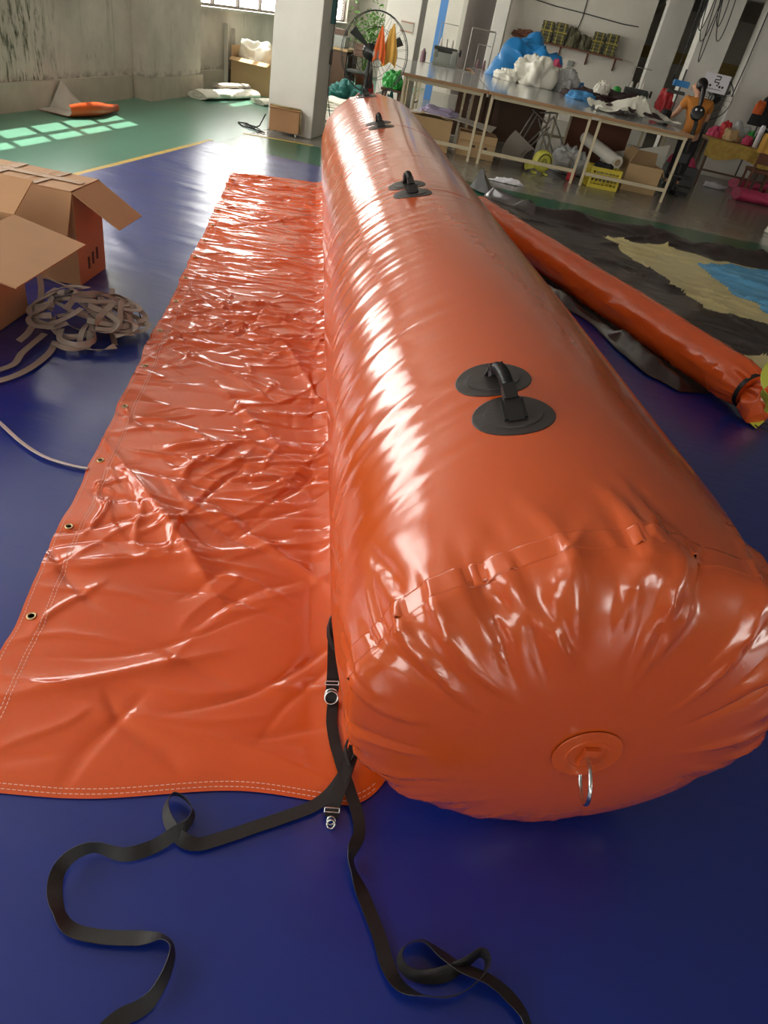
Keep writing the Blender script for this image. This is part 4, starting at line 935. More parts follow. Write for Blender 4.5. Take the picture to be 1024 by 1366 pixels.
# dark boards stacked behind
for k in range(6):
    p = T(.98 + .13 * k, 2.55 + .05 * (k % 2), .012)
    o = MB().box((p.x, p.y, .41 - .02 * (k % 3)), (.085, .03, .80 - .04 * (k % 3)), rot=TA).build('plank', 'wood_dark'); tag(o, ('first', 'second', 'third', 'fourth', 'fifth', 'sixth')[k] + ' from the left of six dark upright planks under the middle table', 'plank', 'upright planks under the tables')
o = Tb(MB(), 1.3, 2.5, 2.9, 3.0, .01, .62).build('back_board', 'wood_dark'); tag(o, 'wide dark board standing behind the folding frame under the middle table', 'board')
o = Tb(MB(), 2.86, 3.9, 2.4, 2.46, .01, .66).build('back_board', 'rust'); tag(o, 'reddish dark board standing behind the white panel under the right table', 'board')
# yellow blower
bl = thing('air_blower', (.24, 11.05, .003), 'yellow snail-shaped air blower under the middle table', 'blower')
bc = Vector((.24, 11.05, .175)); ax = Vector((.35, -.94, 0)).normalized(); sx_ = Vector((ax.y, -ax.x, 0))
MB().lathe([(.03, -.075), (.10, -.08), (.135, -.055), (.142, 0), (.135, .055), (.10, .08), (.055, .078), (.05, .05)], tuple(bc), 28, axis=ax).build('housing', 'yellow_blower', bl)
MB().lathe([(.0, .0), (.06, .0), (.075, .02), (.078, .10), (.06, .13), (.0, .135)], tuple(bc + ax * -.20 + sx_ * -.0), 20, axis=ax).build('motor', 'yellow_blower', bl)
MB().lathe([(.05, .078), (.062, .082), (.066, .10), (.052, .10), (.05, .084)], tuple(bc), 24, axis=ax).build('inlet_ring', 'yellow_blower', bl)
MB().torus(tuple(bc + ax * .09), .036, .004, axis=ax, n=20).torus(tuple(bc + ax * .09), .018, .003, axis=ax, n=16).build('grille', 'black_iron', bl)
MB().bar(bc + Vector((-.10, 0, -.06)), bc + Vector((-.21, -.03, -.10)), .09, .085).build('outlet', 'yellow_blower', bl)
MB().torus(tuple(bc + Vector((-.215, -.03, -.10))), .05, .012, axis=(-1, -.25, -.3), n=20, k=8).build('outlet_rim', 'yellow_blower', bl)
for q in (-.08, .09): MB().box(tuple(bc + sx_ * q + Vector((0, 0, -.158))), (.05, .16, .026), rot=.35, bev=.005).build('foot', 'yellow_blower', bl)
MB().tube([bc + ax * .10 + sx_ * (.10 * math.cos(a)) + Vector((0, 0, .11 * math.sin(a) - .01)) for a in np.linspace(-.4, 3.4, 18)], .007, 6).build('power_cord', 'wire_black', bl)
rc2 = thing('red_bottle', (.70, 11.15, .003), 'small red container on the floor right of the yellow blower', 'container')
MB().lathe([(.0, .0), (.055, .0), (.06, .02), (.058, .10), (.03, .14), (.02, .16)], (.70, 11.15, .003), 18).build('container', 'red', rc2)
MB().lathe([(.024, .155), (.024, .185), (0, .187)], (.70, 11.15, .003), 14).build('cap', 'cloth_teal', rc2)
lay('clear_bag', (.62, 11.75, .003), .26, .2, .30, 33, 'bag_clear', 'clear crumpled plastic bag left of the yellow crate', 'bag', .3)
# yellow lattice crate
yc = thing('plastic_crate', (1.13, 11.17, .003), 'yellow plastic lattice crate under the right table', 'crate', None, .22)
Ry = Matrix.Rotation(.22, 3, 'Z'); cw, cd, ch = .42, .32, .27
def Yp(x, y, z): return Ry @ Vector((x, y, z)) + Vector((1.13, 11.17, .003))
for (xa, ya), (xb, yb) in (((-cw/2, -cd/2), (cw/2, -cd/2)), ((cw/2, -cd/2), (cw/2, cd/2)), ((cw/2, cd/2), (-cw/2, cd/2)), ((-cw/2, cd/2), (-cw/2, -cd/2))):
    for z in (.02, ch - .03): MB().bar(Yp(xa, ya, z), Yp(xb, yb, z), .012, .05).build('rail', 'yellow_plastic', yc)
    MB().bar(Yp(xa, ya, .0), Yp(xa, ya, ch), .035, .035).build('corner_post', 'yellow_plastic', yc)
    nS = 7 if abs(xb - xa) > .3 else 5
    for i in range(1, nS): f = i / nS; MB().bar(Yp(xa + (xb - xa) * f, ya + (yb - ya) * f, .03), Yp(xa + (xb - xa) * f, ya + (yb - ya) * f, ch - .03), .012, .012).build('slat', 'yellow_plastic', yc)
    for z in (.085, .135, .185): MB().bar(Yp(xa, ya, z), Yp(xb, yb, z), .007, .012).build('slat', 'yellow_plastic', yc)
MB().box(tuple(Yp(0, 0, .008)), (cw - .02, cd - .02, .01), rot=.22).build('base', 'yellow_plastic', yc)
lay('black_cloth', (1.12, 11.17, .21), .14, .10, .10, 35, 'cloth_black', 'black cloth lying in the yellow crate', 'cloth', .2)
wr = thing('sheeting_roll', (1.0, 11.6, .3), 'white roll of sheeting with a cardboard core, above the yellow crate', 'roll')
ra, rb_ = Vector((1.30, 11.32, .34)), Vector((.80, 12.2, .48))
MB().cyl(ra, rb_, .085, n=24).build('roll', 'cloth_white', wr); rd = (rb_ - ra).normalized()
MB().lathe([(.045, .0), (.045, -.012), (.03, -.012), (.03, .004)], tuple(ra), 20, axis=rd).build('core', 'cardboard_far', wr)
cb3, _ = carton('cardboard_box', (1.99, 11.50, .002), TA, .52, .42, .36, {'-x': (-20, .2), '+y': (25, .16), '+x': (150, .12)}, 'open cardboard box with raised flaps under the right table', m='cardboard_far')
wp2 = thing('white_screen', (1.6, 12.45, .003), 'white panel standing behind the open box under the right table', 'panel')
sheet(lambda a, b: (1.15 + 1.0 * a, 12.42 + .16 * a + .06 * b, .004 + (.30 + .30 * a) * b), 10, 8, 'panel', 'cloth_white', wp2, .006)
lay('litter_strip', (-0.162,9.649,0.004), .20, .05, .05, 36, 'paper_white', 'crumpled white strip of litter on the floor in front of the tables', 'litter', .3, yaw=.1)

# ================================================================ fans
def fan(name, c, r, yaw, pole_to, label, wires=26, blade=True, group=None):
    c = Vector(c); f = Vector((math.sin(yaw), -math.cos(yaw), 0)); s_ = Vector((math.cos(yaw), math.sin(yaw), 0)); up = Vector((0, 0, 1))
    t = thing(name, (c.x, c.y, 0.003), label, 'fan', group)
    P = lambda rr_, a, d: c + s_ * (rr_ * math.cos(a)) + up * (rr_ * math.sin(a)) + f * d
    mb = MB()
    for rr_, d in ((r, 0), (r * .985, .03), (r * .62, .075), (r * .3, .09), (r * .985, -.03), (r * .62, -.075)): mb.torus(tuple(c + f * d), rr_, .0042 if rr_ > .9 * r else .0028, axis=f, n=40, k=5)
    mb.build('cage_rings', 'fan_wire', t)
    mb = MB()
    for i in range(wires):
        a = 2 * PI * i / wires
        mb.tube([P(r * .12, a, .095), P(r * .55, a, .082), P(r * .88, a, .05), P(r, a, 0), P(r * .88, a, -.05), P(r * .5, a, -.085), P(r * .2, a, -.09)], .0016, 4)
    o = mb.build('cage_wires', 'fan_wire', t); o['kind'] = 'stuff'
    MB().lathe([(0, .105), (r * .13, .10), (r * .14, .09), (0, .088)], tuple(c), 20, axis=f).build('badge', 'machine_grey', t)
    for i in range(3):
        a0 = 2 * PI * i / 3 + .5; g = []
        for j in range(8):
            q = j / 7; rr_ = r * (.16 + .70 * q); w = (.10 + .15 * math.sin(min(q * 1.25, 1) * PI * .62))
            g.append([tuple(P(rr_, a0 + w * (k / 5 - .5), .03 - .06 * k / 5)) for k in range(6)])
        A = np.array(g); mb = MB().grid(A).grid(A - np.array(f) * .004, flip=True); mb.build('blade', 'machine_dark', t)
    MB().lathe([(0, -.26), (.075, -.25), (.09, -.21), (.09, -.10), (.05, -.085), (.04, .02), (0, .03)], tuple(c), 22, axis=f).build('motor', 'black_iron', t)
    pt = Vector(pole_to); nk = c - f * .17 - up * .09
    MB().tube([nk, nk - up * .10, Vector((nk.x, nk.y, c.z - .42))], .022, 10).build('neck', 'black_iron', t)
    MB().tube([Vector((nk.x, nk.y, c.z - .36)), Vector((nk.x, nk.y, .03))], .028, 12).build('pole', 'black_iron', t)
    MB().lathe([(0, 0), (.24, 0), (.25, .015), (.23, .03), (.06, .05), (.035, .09), (0, .09)], (nk.x, nk.y, .003), 24).build('foot', 'black_iron', t)
    return t
fan('pedestal_fan', (-2.08, 9.45, 1.06), .42, .55, (0, 0, 0), 'black pedestal fan with a wire cage behind the far end of the big tube')
hc = thing('hanging_cloth', (-1.86, 9.30, 1.0), 'orange and yellow cloth hung over the cage of the near pedestal fan', 'cloth')
def hang(x0, x1, ztop, zbot, y0, seed):
    return lambda a, b: (x0 + (x1 - x0) * (a * (.35 + .65 * min(1, b * 1.6)) + .3 * (1 - min(1, b * 1.6))), y0 + .02 * math.sin(a * 14 + seed) * b - .02, ztop + (zbot - ztop) * b - .03 * math.sin(a * 6 + seed))
sheet(hang(-1.98, -1.80, 1.36, .98, 9.42, 1), 16, 14, 'yellow_half', 'cloth_yellow', hc, .004)
sheet(hang(-2.08, -1.93, 1.32, 1.0, 9.38, 2), 14, 14, 'orange_half', 'cloth_orange', hc, .004)
fan('pedestal_fan', (3.0, 15.22, 1.28), .34, -.45, (0, 0, 0), 'pedestal fan with a thin wire cage behind the person in orange', wires=20)

# stool with the green bag, teal bag at the table corner
st_ = thing('wooden_stool', (-2.28, 12.0, .003), 'dark wooden stool with a green bag on it, left of the tables', 'stool')
MB().box((-2.28, 12.0, .535), (.32, .30, .035), bev=.006).build('seat', 'wood_dark', st_)
for sx in (-1, 1):
    for sy in (-1, 1): MB().bar((-2.28 + sx * .16, 12.0 + sy * .15, .003), (-2.28 + sx * .12, 12.0 + sy * .11, .52), .035, .035).build('leg', 'wood_dark', st_)
for sx in (-1, 1): MB().bar((-2.28 + sx * .145, 11.86, .2), (-2.28 + sx * .145, 12.14, .2), .025).build('stretcher', 'wood_dark', st_)
MB().bar((-2.42, 11.862, .26), (-2.14, 11.862, .26), .025).build('stretcher', 'wood_dark', st_)
lay('green_bag', (-2.28, 11.98, .555), .15, .12, .20, 41, 'green_bag', 'bright green plastic bag on the dark wooden stool', 'bag', .28)
lay('teal_bag', (-2.05, 10.75, .003), .09, .08, .52, 42, 'cloth_teal', 'teal cloth bag standing at the left corner of the tables', 'bag', .2)

# ================================================================ sewing places behind
def sewing_machine(p, yaw, label, dark='machine_dark', body='machine_grey'):
    t = thing('sewing_machine', p, label, 'sewing machine', None, yaw); R = Matrix.Rotation(yaw, 3, 'Z'); p = Vector(p)
    q = lambda x, y, z: tuple(R @ Vector((x, y, z)) + p)
    MB().box(q(0, 0, .025), (.48, .18, .05), rot=yaw, bev=.01).build('bed', body, t)
    MB().box(q(.17, 0, .16), (.12, .13, .24), rot=yaw, bev=.02).build('column', body, t)
    MB().box(q(-.02, 0, .265), (.46, .11, .09), rot=yaw, bev=.025).build('arm', dark, t)
    MB().box(q(-.20, 0, .20), (.09, .11, .16), rot=yaw, bev=.02).build('head', body, t)
    MB().cyl(q(-.20, 0, .13), q(-.20, 0, .055), .008, n=8).build('needle_bar', 'steel', t)
    MB().lathe([(0, 0), (.055, 0), (.06, .01), (.06, .03), (.02, .035), (0, .035)], q(.25, 0, .26), 18, axis=R @ Vector((1, 0, 0))).build('hand_wheel', 'black_iron', t)
    return t
def sewing_table(x, y, w, d, z, label, m='frame_pale', yaw=0):
    t = thing('sewing_table', (x, y, .003), label, 'table'); MB().box((x, y, z - .018), (w, d, .036), bev=.006).build('tabletop', m, t)
    for sx in (-1, 1):
        for sy in (-1, 1): MB().bar((x + sx * (w / 2 - .06), y + sy * (d / 2 - .06), .003), (x + sx * (w / 2 - .06), y + sy * (d / 2 - .06), z - .036), .04).build('leg', 'table_leg', t)
        MB().bar((x + sx * (w / 2 - .06), y - d / 2 + .06, .14), (x + sx * (w / 2 - .06), y + d / 2 - .06, .14), .03).build('stretcher', 'table_leg', t)
    return t
def thread_stand(x, y, z, n, label, m, gap=.11):
    t = thing('thread_stand', (x, y, z), label, 'thread stand')
    MB().bar((x - gap * n / 2 - .03, y, z + .012), (x + gap * n / 2 + .03, y, z + .012), .06, .02).build('tray', 'steel_dull', t)
    MB().tube([(x - gap * n / 2, y, z + .01), (x - gap * n / 2, y, z + .42), (x + gap * n / 2, y, z + .42)], .008, 6).build('guide', 'steel_dull', t)
    for i in range(n):
        xx = x + gap * (i - (n - 1) / 2)
        c = MB().lathe([(0, .022), (.036, .022), (.034, .04), (.018, .175), (.010, .185), (0, .185)], (xx, y, z), 12).build('cone', m, t)
    return t
sewing_table(-2.02, 15.55, 1.0, .55, .82, 'pale sewing table with a machine beyond the left cutting table')
sewing_machine((-2.02, 15.5, .822), 0.1, 'grey industrial sewing machine on the pale sewing table')
thread_stand(-2.08, 15.75, .822 + .25, 3, 'row of three white thread cones above the left sewing machine', 'cone_white'); 
o = MB().box((-2.08, 15.80, .822 + .122), (.42, .10, .244)).build('thread_box', 'machine_grey'); tag(o, 'grey box carrying the row of white thread cones', 'box')
sewing_table(-1.32, 16.2, .62, .6, .86, 'narrow brown sewing table in front of the dark doorway', 'table_edge')
thread_stand(-1.38, 16.25, .862, 2, 'two mauve thread cones on the narrow brown sewing table', 'cone_mauve', .13)
t = thing('tube_rack', (-1.6, 16.35, .003), 'tall rack of pale metal tube in front of the dark doorway', 'rack')
for x in (-1.72, -1.25): MB().tube([(x, 16.52, .003), (x, 16.52, 1.52)], .014, 8).build('upright', 'steel_dull', t)
MB().tube([(-1.72, 16.52, 1.52), (-1.25, 16.52, 1.52)], .014, 8).build('crossbar', 'steel_dull', t)
o = MB().box((-2.62, 18.2, 1.65), (.17, .012, 3.3)).build('blue_curtain', 'blue_cloth'); tag(o, 'narrow blue curtain strip hanging beyond the left sewing table', 'curtain')
o = MB().lathe([(0, 0), (.05, 0), (.055, .03), (.05, .16), (.02, .2), (.02, .22), (0, .22)], (-2.44, 15.42, .822), 14).build('bottle', 'cone_mauve'); tag(o, 'purple bottle at the left end of the pale sewing table', 'bottle')
sewing_table(1.95, 15.95, 1.3, .55, .84, 'sewing table beyond the right cutting table, with red bags')
thread_stand(1.72, 16.08, 1.06, 3, 'three white thread cones above the dark sewing machine at the right', 'cone_white')
sewing_machine((1.72, 15.85, .842), 0.0, 'dark sewing machine on the table with the red bag', 'machine_dark', 'machine_dark')
o = MB().box((1.72, 16.12, .842 + .108), (.40, .10, .216)).build('thread_box', 'machine_dark'); tag(o, 'dark box carrying the cones at the right sewing table', 'box')
lay('red_bag', (2.28, 15.9, .842), .17, .13, .36, 44, 'red', 'red bag on the sewing table left of the person', 'bag', .25)
o = MB().lathe([(0, 0), (.05, 0), (.05, .02), (.012, .03), (.012, .12), (.07, .14), (.085, .20), (.07, .26), (0, .28)], (1.36, 16.0, .842), 16).build('table_lamp', 'green_bag'); tag(o, 'small green lamp at the left end of the right sewing table', 'lamp')

# back wall shelf with bundles
sh = thing('wall_shelf', (.25, 20.85, 1.5), 'long rusty wall shelf carrying tied bundles on the back wall', 'shelf')
MB().box((.25, 20.84, 1.545), (2.8, .3, .03)).build('plank', 'rust', sh)
for x in (-1.0, -.55, .1, .8, 1.5): MB().bar((x, 20.99, 1.30), (x, 20.72, 1.53), .03).bar((x, 20.985, 1.28), (x, 20.985, 1.56), .03).build('bracket', 'rust', sh)
for k, (x, w, h) in enumerate(((-.34, .30, .42), (.0, .30, .44), (.95, .28, .42), (1.28, .30, .44))):
    b = thing('tied_bundle', (x, 20.82, 1.562), ('leftmost olive bundle tied with yellow bands on the wall shelf', 'second olive bundle with yellow bands from the left on the wall shelf', 'third olive bundle with yellow bands, right of the loose sacks', 'rightmost olive bundle tied with yellow bands on the wall shelf')[k], 'bundle', 'tied bundles on the wall shelf')
    mb = MB()
    for i in range(6): mb.box((x, 20.82, 1.565 + h * (i + .5) / 6), (w * (1 - .04 * (i % 2)), .24, h / 6 - .006), bev=.018)
    o = mb.build('layers', 'bundle_olive', b); o['kind'] = 'stuff'
    for q in (-.25, .25): MB().box((x + q * w, 20.82, 1.563 + h / 2), (.022, .25, h + .008)).build('tie_band', 'bundle_tie', b)
    MB().box((x, 20.82, 1.563 + h * .55), (w + .01, .25, .02)).build('tie_band', 'bundle_tie', b)
lay('sack', (.34, 20.82, 1.562), .17, .12, .36, 51, 'bundle_olive', 'left one of the two loose grey sacks on the wall shelf', 'sack', .25)
lay('sack', (.66, 20.82, 1.562), .15, .12, .27, 52, 'bundle_olive', 'right one of the two loose grey sacks on the wall shelf', 'sack', .25)
lay('old_tools', (-.85, 20.82, 1.562), .24, .11, .12, 53, 'rust', 'rusty clutter at the left end of the wall shelf', 'clutter', .4)
o = MB().box((.45, 20.975, 1.24), (.15, .05, .13), bev=.008).build('socket_box', 'machine_grey'); tag(o, 'small grey socket box on the back wall under the shelf', 'box')
wm = thing('wall_wiring', (0.2, 20.97, 2.2), 'thin dark wiring looped along the top of the back wall', 'wire')
MB().tube([(-1.1, 20.985, 2.36), (-.3, 20.985, 2.30), (.5, 20.985, 2.28), (1.4, 20.985, 2.24), (1.8, 20.985, 2.25)], .012, 5).build('cable', 'machine_dark', wm)
MB().tube([(.42, 20.985, 3.2), (.42, 20.985, 2.2), (.38, 20.985, 1.95)], .012, 5).build('cable', 'machine_dark', wm)
lt = thing('batten_light', (1.05, 18.4, 2.72), 'long grey batten light hanging from the ceiling near the back', 'light')
MB().box((1.05, 18.4, 2.72), (1.25, .14, .06), bev=.008).build('body', 'machine_grey', lt)
for x in (.6, 1.5): MB().tube([(x, 18.4, 2.75), (x, 18.4, ZC)], .006, 6).build('suspension', 'machine_grey', lt)
cbn = thing('cable_bundle', (2.45, 15.9, 2.2), 'looped black cables hanging from the ceiling in front of the narrow pillar', 'cables')
rr = random.Random(5)
for k in range(6):
    x0 = 2.32 + .07 * k; zb = (1.95, 2.2, 2.05, 1.75, 2.3, 2.1)[k]; w_ = .05 + .03 * (k % 3)
    MB().tube([(x0 - w_ * math.cos(a) + .02 * k * math.sin(a), 15.75 - .02 * k, 2.9 - (2.9 - zb) * math.sin(a)) if 0 < a < PI else (x0 - w_ * math.cos(a), 15.75 - .02 * k, ZC) for a in np.linspace(0, PI, 19)], .009, 5).build('cable', 'wire_black', cbn)
MB().tube([(2.30, 15.8, ZC), (2.30, 15.8, 1.7), (2.28, 15.8, 1.5)], .008, 5).build('cable', 'wire_black', cbn)
MB().lathe([(0, 0), (.018, 0), (.018, .09), (0, .09)], (2.28, 15.8, 1.42), 10).build('pull_switch', 'black_iron', cbn)
w2 = MB().tube([(3.46, 15.89, ZC), (3.46, 15.88, 1.9), (3.44, 15.87, 1.35)], .011, 6).build('pillar_cable', 'wire_black'); tag(w2, 'black cable running down the front of the wide right pillar', 'cable')

# ================================================================ the person in orange
def skinned(name, joints, edges, m, parent, sub=2, root=0):
    me = bpy.data.meshes.new(name); me.from_pydata([j[:3] for j in joints], edges, []); me.materials.append(MATS[m])
    o = bpy.data.objects.new(name, me); COL.objects.link(o); put(o, parent)
    md = o.modifiers.new('skin', 'SKIN'); md.use_smooth_shade = True
    sv = me.skin_vertices[0].data
    for i, j in enumerate(joints):
        r = j[3]; sv[i].radius = r if hasattr(r, '__len__') else (r, r); sv[i].use_root = (i == root); sv[i].use_loose = False
    s_ = o.modifiers.new('sub', 'SUBSURF'); s_.levels = sub; s_.render_levels = sub
    return o
pe = thing('person', (2.44, 12.95, .003), 'person in an orange T-shirt, black ponytail, seen from behind at the right table end', 'person')
# hips, chest leaning slightly left over the table end; left arm reaching to the table
BJ = [(2.44, 12.98, .84, (.135, .10)), (2.42, 12.98, 1.00, (.115, .085)), (2.38, 12.99, 1.17, (.135, .09)), (2.345, 13.0, 1.255, (.075, .065)), (2.325, 13.0, 1.315, .045), (2.30, 13.02, 1.40, (.075, .085)), (2.285, 13.03, 1.475, (.07, .08)),
      (2.20, 13.0, 1.22, .055), (2.11, 12.95, 1.04, .046), (2.06, 13.04, .95, .033), (2.02, 13.07, .93, .024), (1.985, 13.09, .922, (.03, .014)),
      (2.55, 12.99, 1.21, .055), (2.60, 12.99, 1.02, .046), (2.50, 13.18, .96, .033), (2.45, 13.25, .945, .024), (2.42, 13.28, .94, (.03, .014)),
      (2.37, 12.99, .78, .08), (2.365, 12.96, .45, .055), (2.37, 13.01, .10, .036), (2.35, 12.98, .045, .035), (2.33, 13.10, .03, .03),
      (2.52, 12.99, .78, .08), (2.53, 12.96, .45, .055), (2.53, 13.01, .10, .036), (2.53, 12.98, .045, .035), (2.52, 13.10, .03, .03),
      (2.20, 13.06, 1.40, .016)]
BE = [(0,1),(1,2),(2,3),(3,4),(4,5),(5,6),(2,7),(7,8),(8,9),(9,10),(10,11),(2,12),(12,13),(13,14),(14,15),(15,16),(0,17),(17,18),(18,19),(19,20),(20,21),(0,22),(22,23),(23,24),(24,25),(25,26),(5,27)]
for hb, d0 in ((11, Vector((-1, .25, -.05))), (16, Vector((-.75, .65, -.05)))):
    hp = Vector(BJ[hb][:3]); d0.normalize(); sd0 = Vector((-d0.y, d0.x, 0))
    for k, (off, ln) in enumerate(((-.024, .058), (-.008, .068), (.008, .064), (.024, .052))):
        i = len(BJ); a = hp + d0 * .03 + sd0 * off; b = a + d0 * ln * .5; c = b + d0 * ln * .45 + Vector((0, 0, -.012))
        BJ += [(*a, .0085), (*b, .008), (*c, .007)]; BE += [(hb, i), (i, i + 1), (i + 1, i + 2)]
    i = len(BJ); a = Vector(BJ[hb - 1][:3]) + d0 * .02 - sd0 * .03; b = a + d0 * .035 - sd0 * .012; BJ += [(*a, .010), (*b, .009)]; BE += [(hb - 1, i), (i, i + 1)]
skinned('body', BJ, BE, 'skin', pe, 2, 0)
SJ = [(2.445, 12.98, .76, (.20, .15)), (2.43, 12.98, .90, (.20, .145)), (2.41, 12.98, 1.03, (.195, .14)), (2.375, 12.99, 1.17, (.20, .13)), (2.35, 13.0, 1.27, (.09, .08)), (2.20, 12.99, 1.215, .085), (2.13, 12.96, 1.09, .078), (2.55, 12.99, 1.205, .085), (2.60, 12.99, 1.08, .078)]
skinned('shirt', SJ, [(0,1),(1,2),(2,3),(3,4),(3,5),(5,6),(3,7),(7,8)], 'shirt_orange', pe, 2, 0)
TJ = [(2.44, 12.98, .80, (.15, .115)), (2.37, 12.985, .70, .095), (2.365, 12.96, .45, .07), (2.37, 13.0, .10, .058), (2.52, 12.985, .70, .095), (2.53, 12.96, .45, .07), (2.53, 13.0, .10, .058)]
skinned('trousers', TJ, [(0,1),(1,2),(2,3),(0,4),(4,5),(5,6)], 'trousers', pe, 2, 0)
hg = []
for i in range(15):
    p_ = PI * i / 14; row = []
    for j in range(28):
        q_ = 2 * PI * j / 28; d_ = Vector((math.sin(p_) * math.cos(q_), math.sin(p_) * math.sin(q_), math.cos(p_)))
        face = max(0.0, d_.dot(Vector((-.78, .5, -.36)).normalized())); k_ = 1 - .30 * face ** 1.2 - (.22 if d_.z < -.55 else 0)
        row.append((2.318 + .098 * d_.x * k_, 12.995 + .104 * d_.y * k_, 1.432 + .108 * d_.z * k_))
    hg.append(row)
MB().grid(np.array(hg), True, wrap=True).build('hair', 'hair', pe)
skinned('ponytail', [(2.335, 12.94, 1.45, .045), (2.365, 12.90, 1.37, .042), (2.38, 12.875, 1.26, .036), (2.395, 12.855, 1.12, .030), (2.40, 12.845, .98, .012)], [(0,1),(1,2),(2,3),(3,4)], 'hair', pe, 2, 0)
for e_ in ((2.262, 12.972, 1.405), (2.335, 13.085, 1.405)): MB().lathe([(0, -.008), (.02, -.006), (.026, 0), (.018, .007), (0, .006)], e_, 12, axis=(-.3, -1, 0)).build('ear', 'skin', pe)
for e_ in ((2.222, 13.02, 1.42), (2.245, 13.085, 1.42)): MB().lathe([(0, -.009), (.009, -.004), (.010, .003), (0, .009)], e_, 10, axis=(-1, .4, 0)).build('eye', 'black_iron', pe)
MB().box((2.212, 13.055, 1.358), (.012, .045, .010), rot=-.35, bev=.003).build('mouth', 'cloth_pink', pe)
for x in (2.35, 2.525): MB().box((x, 13.03, .035), (.085, .23, .066), bev=.02).build('shoe', 'black_iron', pe)
o = MB().lathe([(0, 0), (.07, 0), (.085, .03), (.085, .13), (.06, .16), (0, .165)], (1.92, 12.72, ZT), 16).build('dark_pouch', 'cloth_black'); tag(o, 'small black pouch at the right table end beside the person', 'pouch')

# black pedestal in front of the person
ps = thing('pedestal_stand', (2.36, 12.28, .003), 'black iron pedestal stand with a round head in front of the person in orange', 'stand')
for a in (0.2, PI / 2 + .2): MB().bar((2.36 - .26 * math.cos(a), 12.28 - .26 * math.sin(a), .03), (2.36 + .26 * math.cos(a), 12.28 + .26 * math.sin(a), .03), .06, .05).build('base_arm', 'black_iron', ps)
MB().tube([(2.36, 12.28, .04), (2.33, 12.28, .95), (2.30, 12.27, 1.05)], .03, 12).build('post', 'black_iron', ps)
MB().box((2.34, 12.28, .50), (.16, .12, .16), bev=.02).build('bracket', 'black_iron', ps)
MB().box((2.40, 12.26, .26), (.34, .2, .03), bev=.008).build('tray', 'black_iron', ps)
hd_ = Vector((2.28, 12.24, 1.10)); fx = Vector((-.1, -1, .3)).normalized()
MB().lathe([(0, -.07), (.06, -.06), (.095, -.02), (.10, .03), (.08, .045), (0, .045)], tuple(hd_), 24, axis=fx).build('head', 'black_iron', ps)
for dx, dz, r_ in ((-.035, .03, .017), (.035, .035, .014), (.012, -.035, .026)): MB().lathe([(0, .046), (r_, .046), (r_ * .9, .052), (0, .054)], tuple(hd_ + Vector((dx, 0, dz))), 14, axis=fx).build('highlight_disc', 'paper_white', ps)  # pale discs stand in for highlights on the black head
# notice card with a black character and four dots
sg = thing('sign_stand', (2.80, 14.35, .003), 'white card with black marks on a thin post behind the person', 'sign')
MB().tube([(2.80, 14.40, .003), (2.80, 14.40, 1.6)], .014, 8).build('post', 'machine_dark', sg)
card = MB().box((2.78, 14.37, 1.50), (.42, .008, .27), bev=.003).build('card', 'paper_white', sg)
def stroke(a, b, w=.018): MB().bar((2.78 + a[0], 14.364, 1.50 + a[1]), (2.78 + b[0], 14.364, 1.50 + b[1]), w, .004, up=(0, 1, 0)).build('stroke', 'wire_black', card)
for a, b in (((-.03, .10), (.05, .10)), ((.05, .10), (.045, .055)), ((-.03, .055), (.05, .055)), ((-.025, .055), (-.03, .015)), ((-.03, .015), (.055, .015)), ((.05, .015), (.04, -.03)), ((.04, -.03), (.015, -.022)), ((-.14, -.085), (.12, -.085))): stroke(a, b, .016 if a[1] > -.05 else .008)
for x in (-.13, -.08, .08, .13): MB().lathe([(0, 0), (.019, 0), (.017, .003), (0, .003)], (2.78 + x, 14.366, 1.50 - .04), 12, axis=(0, -1, 0)).build('dot', 'wire_black', card)
br = thing('parts_rack', (2.2, 14.3, .003), 'thin rack with a blue tray and small bins left of the person', 'rack')
MB().tube([(2.24, 14.40, .003), (2.24, 14.40, 1.6)], .014, 8).build('post', 'machine_dark', br)
MB().box((2.22, 14.3, 1.39), (.26, .16, .09), bev=.006).build('blue_tray', 'tarp_bright', br)
MB().box((2.18, 14.3, 1.26), (.30, .16, .05), bev=.006).build('bin', 'machine_dark', br)
lay('pink_cloth', (2.62, 13.6, .30), .22, .18, .14, 57, 'cloth_pink', 'pink cloth on the low box behind the pedestal stand', 'cloth', .25)
o = MB().box((2.62, 13.6, .152), (.5, .42, .298), bev=.01).build('low_box', 'machine_dark'); tag(o, 'low dark box holding the pink cloth', 'box')

# ================================================================ table and chair at the far right
rt = thing('side_table', (3.62, 14.45, .003), 'small table under a yellow cloth, cluttered with bags, at the far right', 'table')
MB().box((3.62, 14.45, .70), (1.25, .7, .04), bev=.006).build('tabletop', 'wood_dark', rt)
for sx in (-1, 1):
    for sy in (-1, 1): MB().bar((3.62 + sx * .56, 14.45 + sy * .3, .003), (3.62 + sx * .56, 14.45 + sy * .3, .68), .045).build('leg', 'wood_dark', rt)
MB().bar((3.08, 14.15, .25), (4.16, 14.15, .25), .03).build('stretcher', 'wood_dark', rt)
yt = thing('table_cloth', (3.62, 14.45, .722), 'yellow patterned cloth draped over the small cluttered table', 'tablecloth')
mat('cloth_yellow_pattern', srgb(178, 136, 60), rough=.8, color2=srgb(208, 184, 96), vscale=14)
sheet(lambda a, b: (2.98 + 1.28 * a, 14.07 + .75 * max(0, (b - .3) / .7) + (.015 * math.sin(a * 30) - .02) * (b < .3) * (1 - b / .3), .728 if b > .3 else .728 - .24 * (1 - b / .3) * (1 + .2 * math.sin(a * 9))), 40, 20, 'cloth', 'cloth_yellow_pattern', yt, .005)
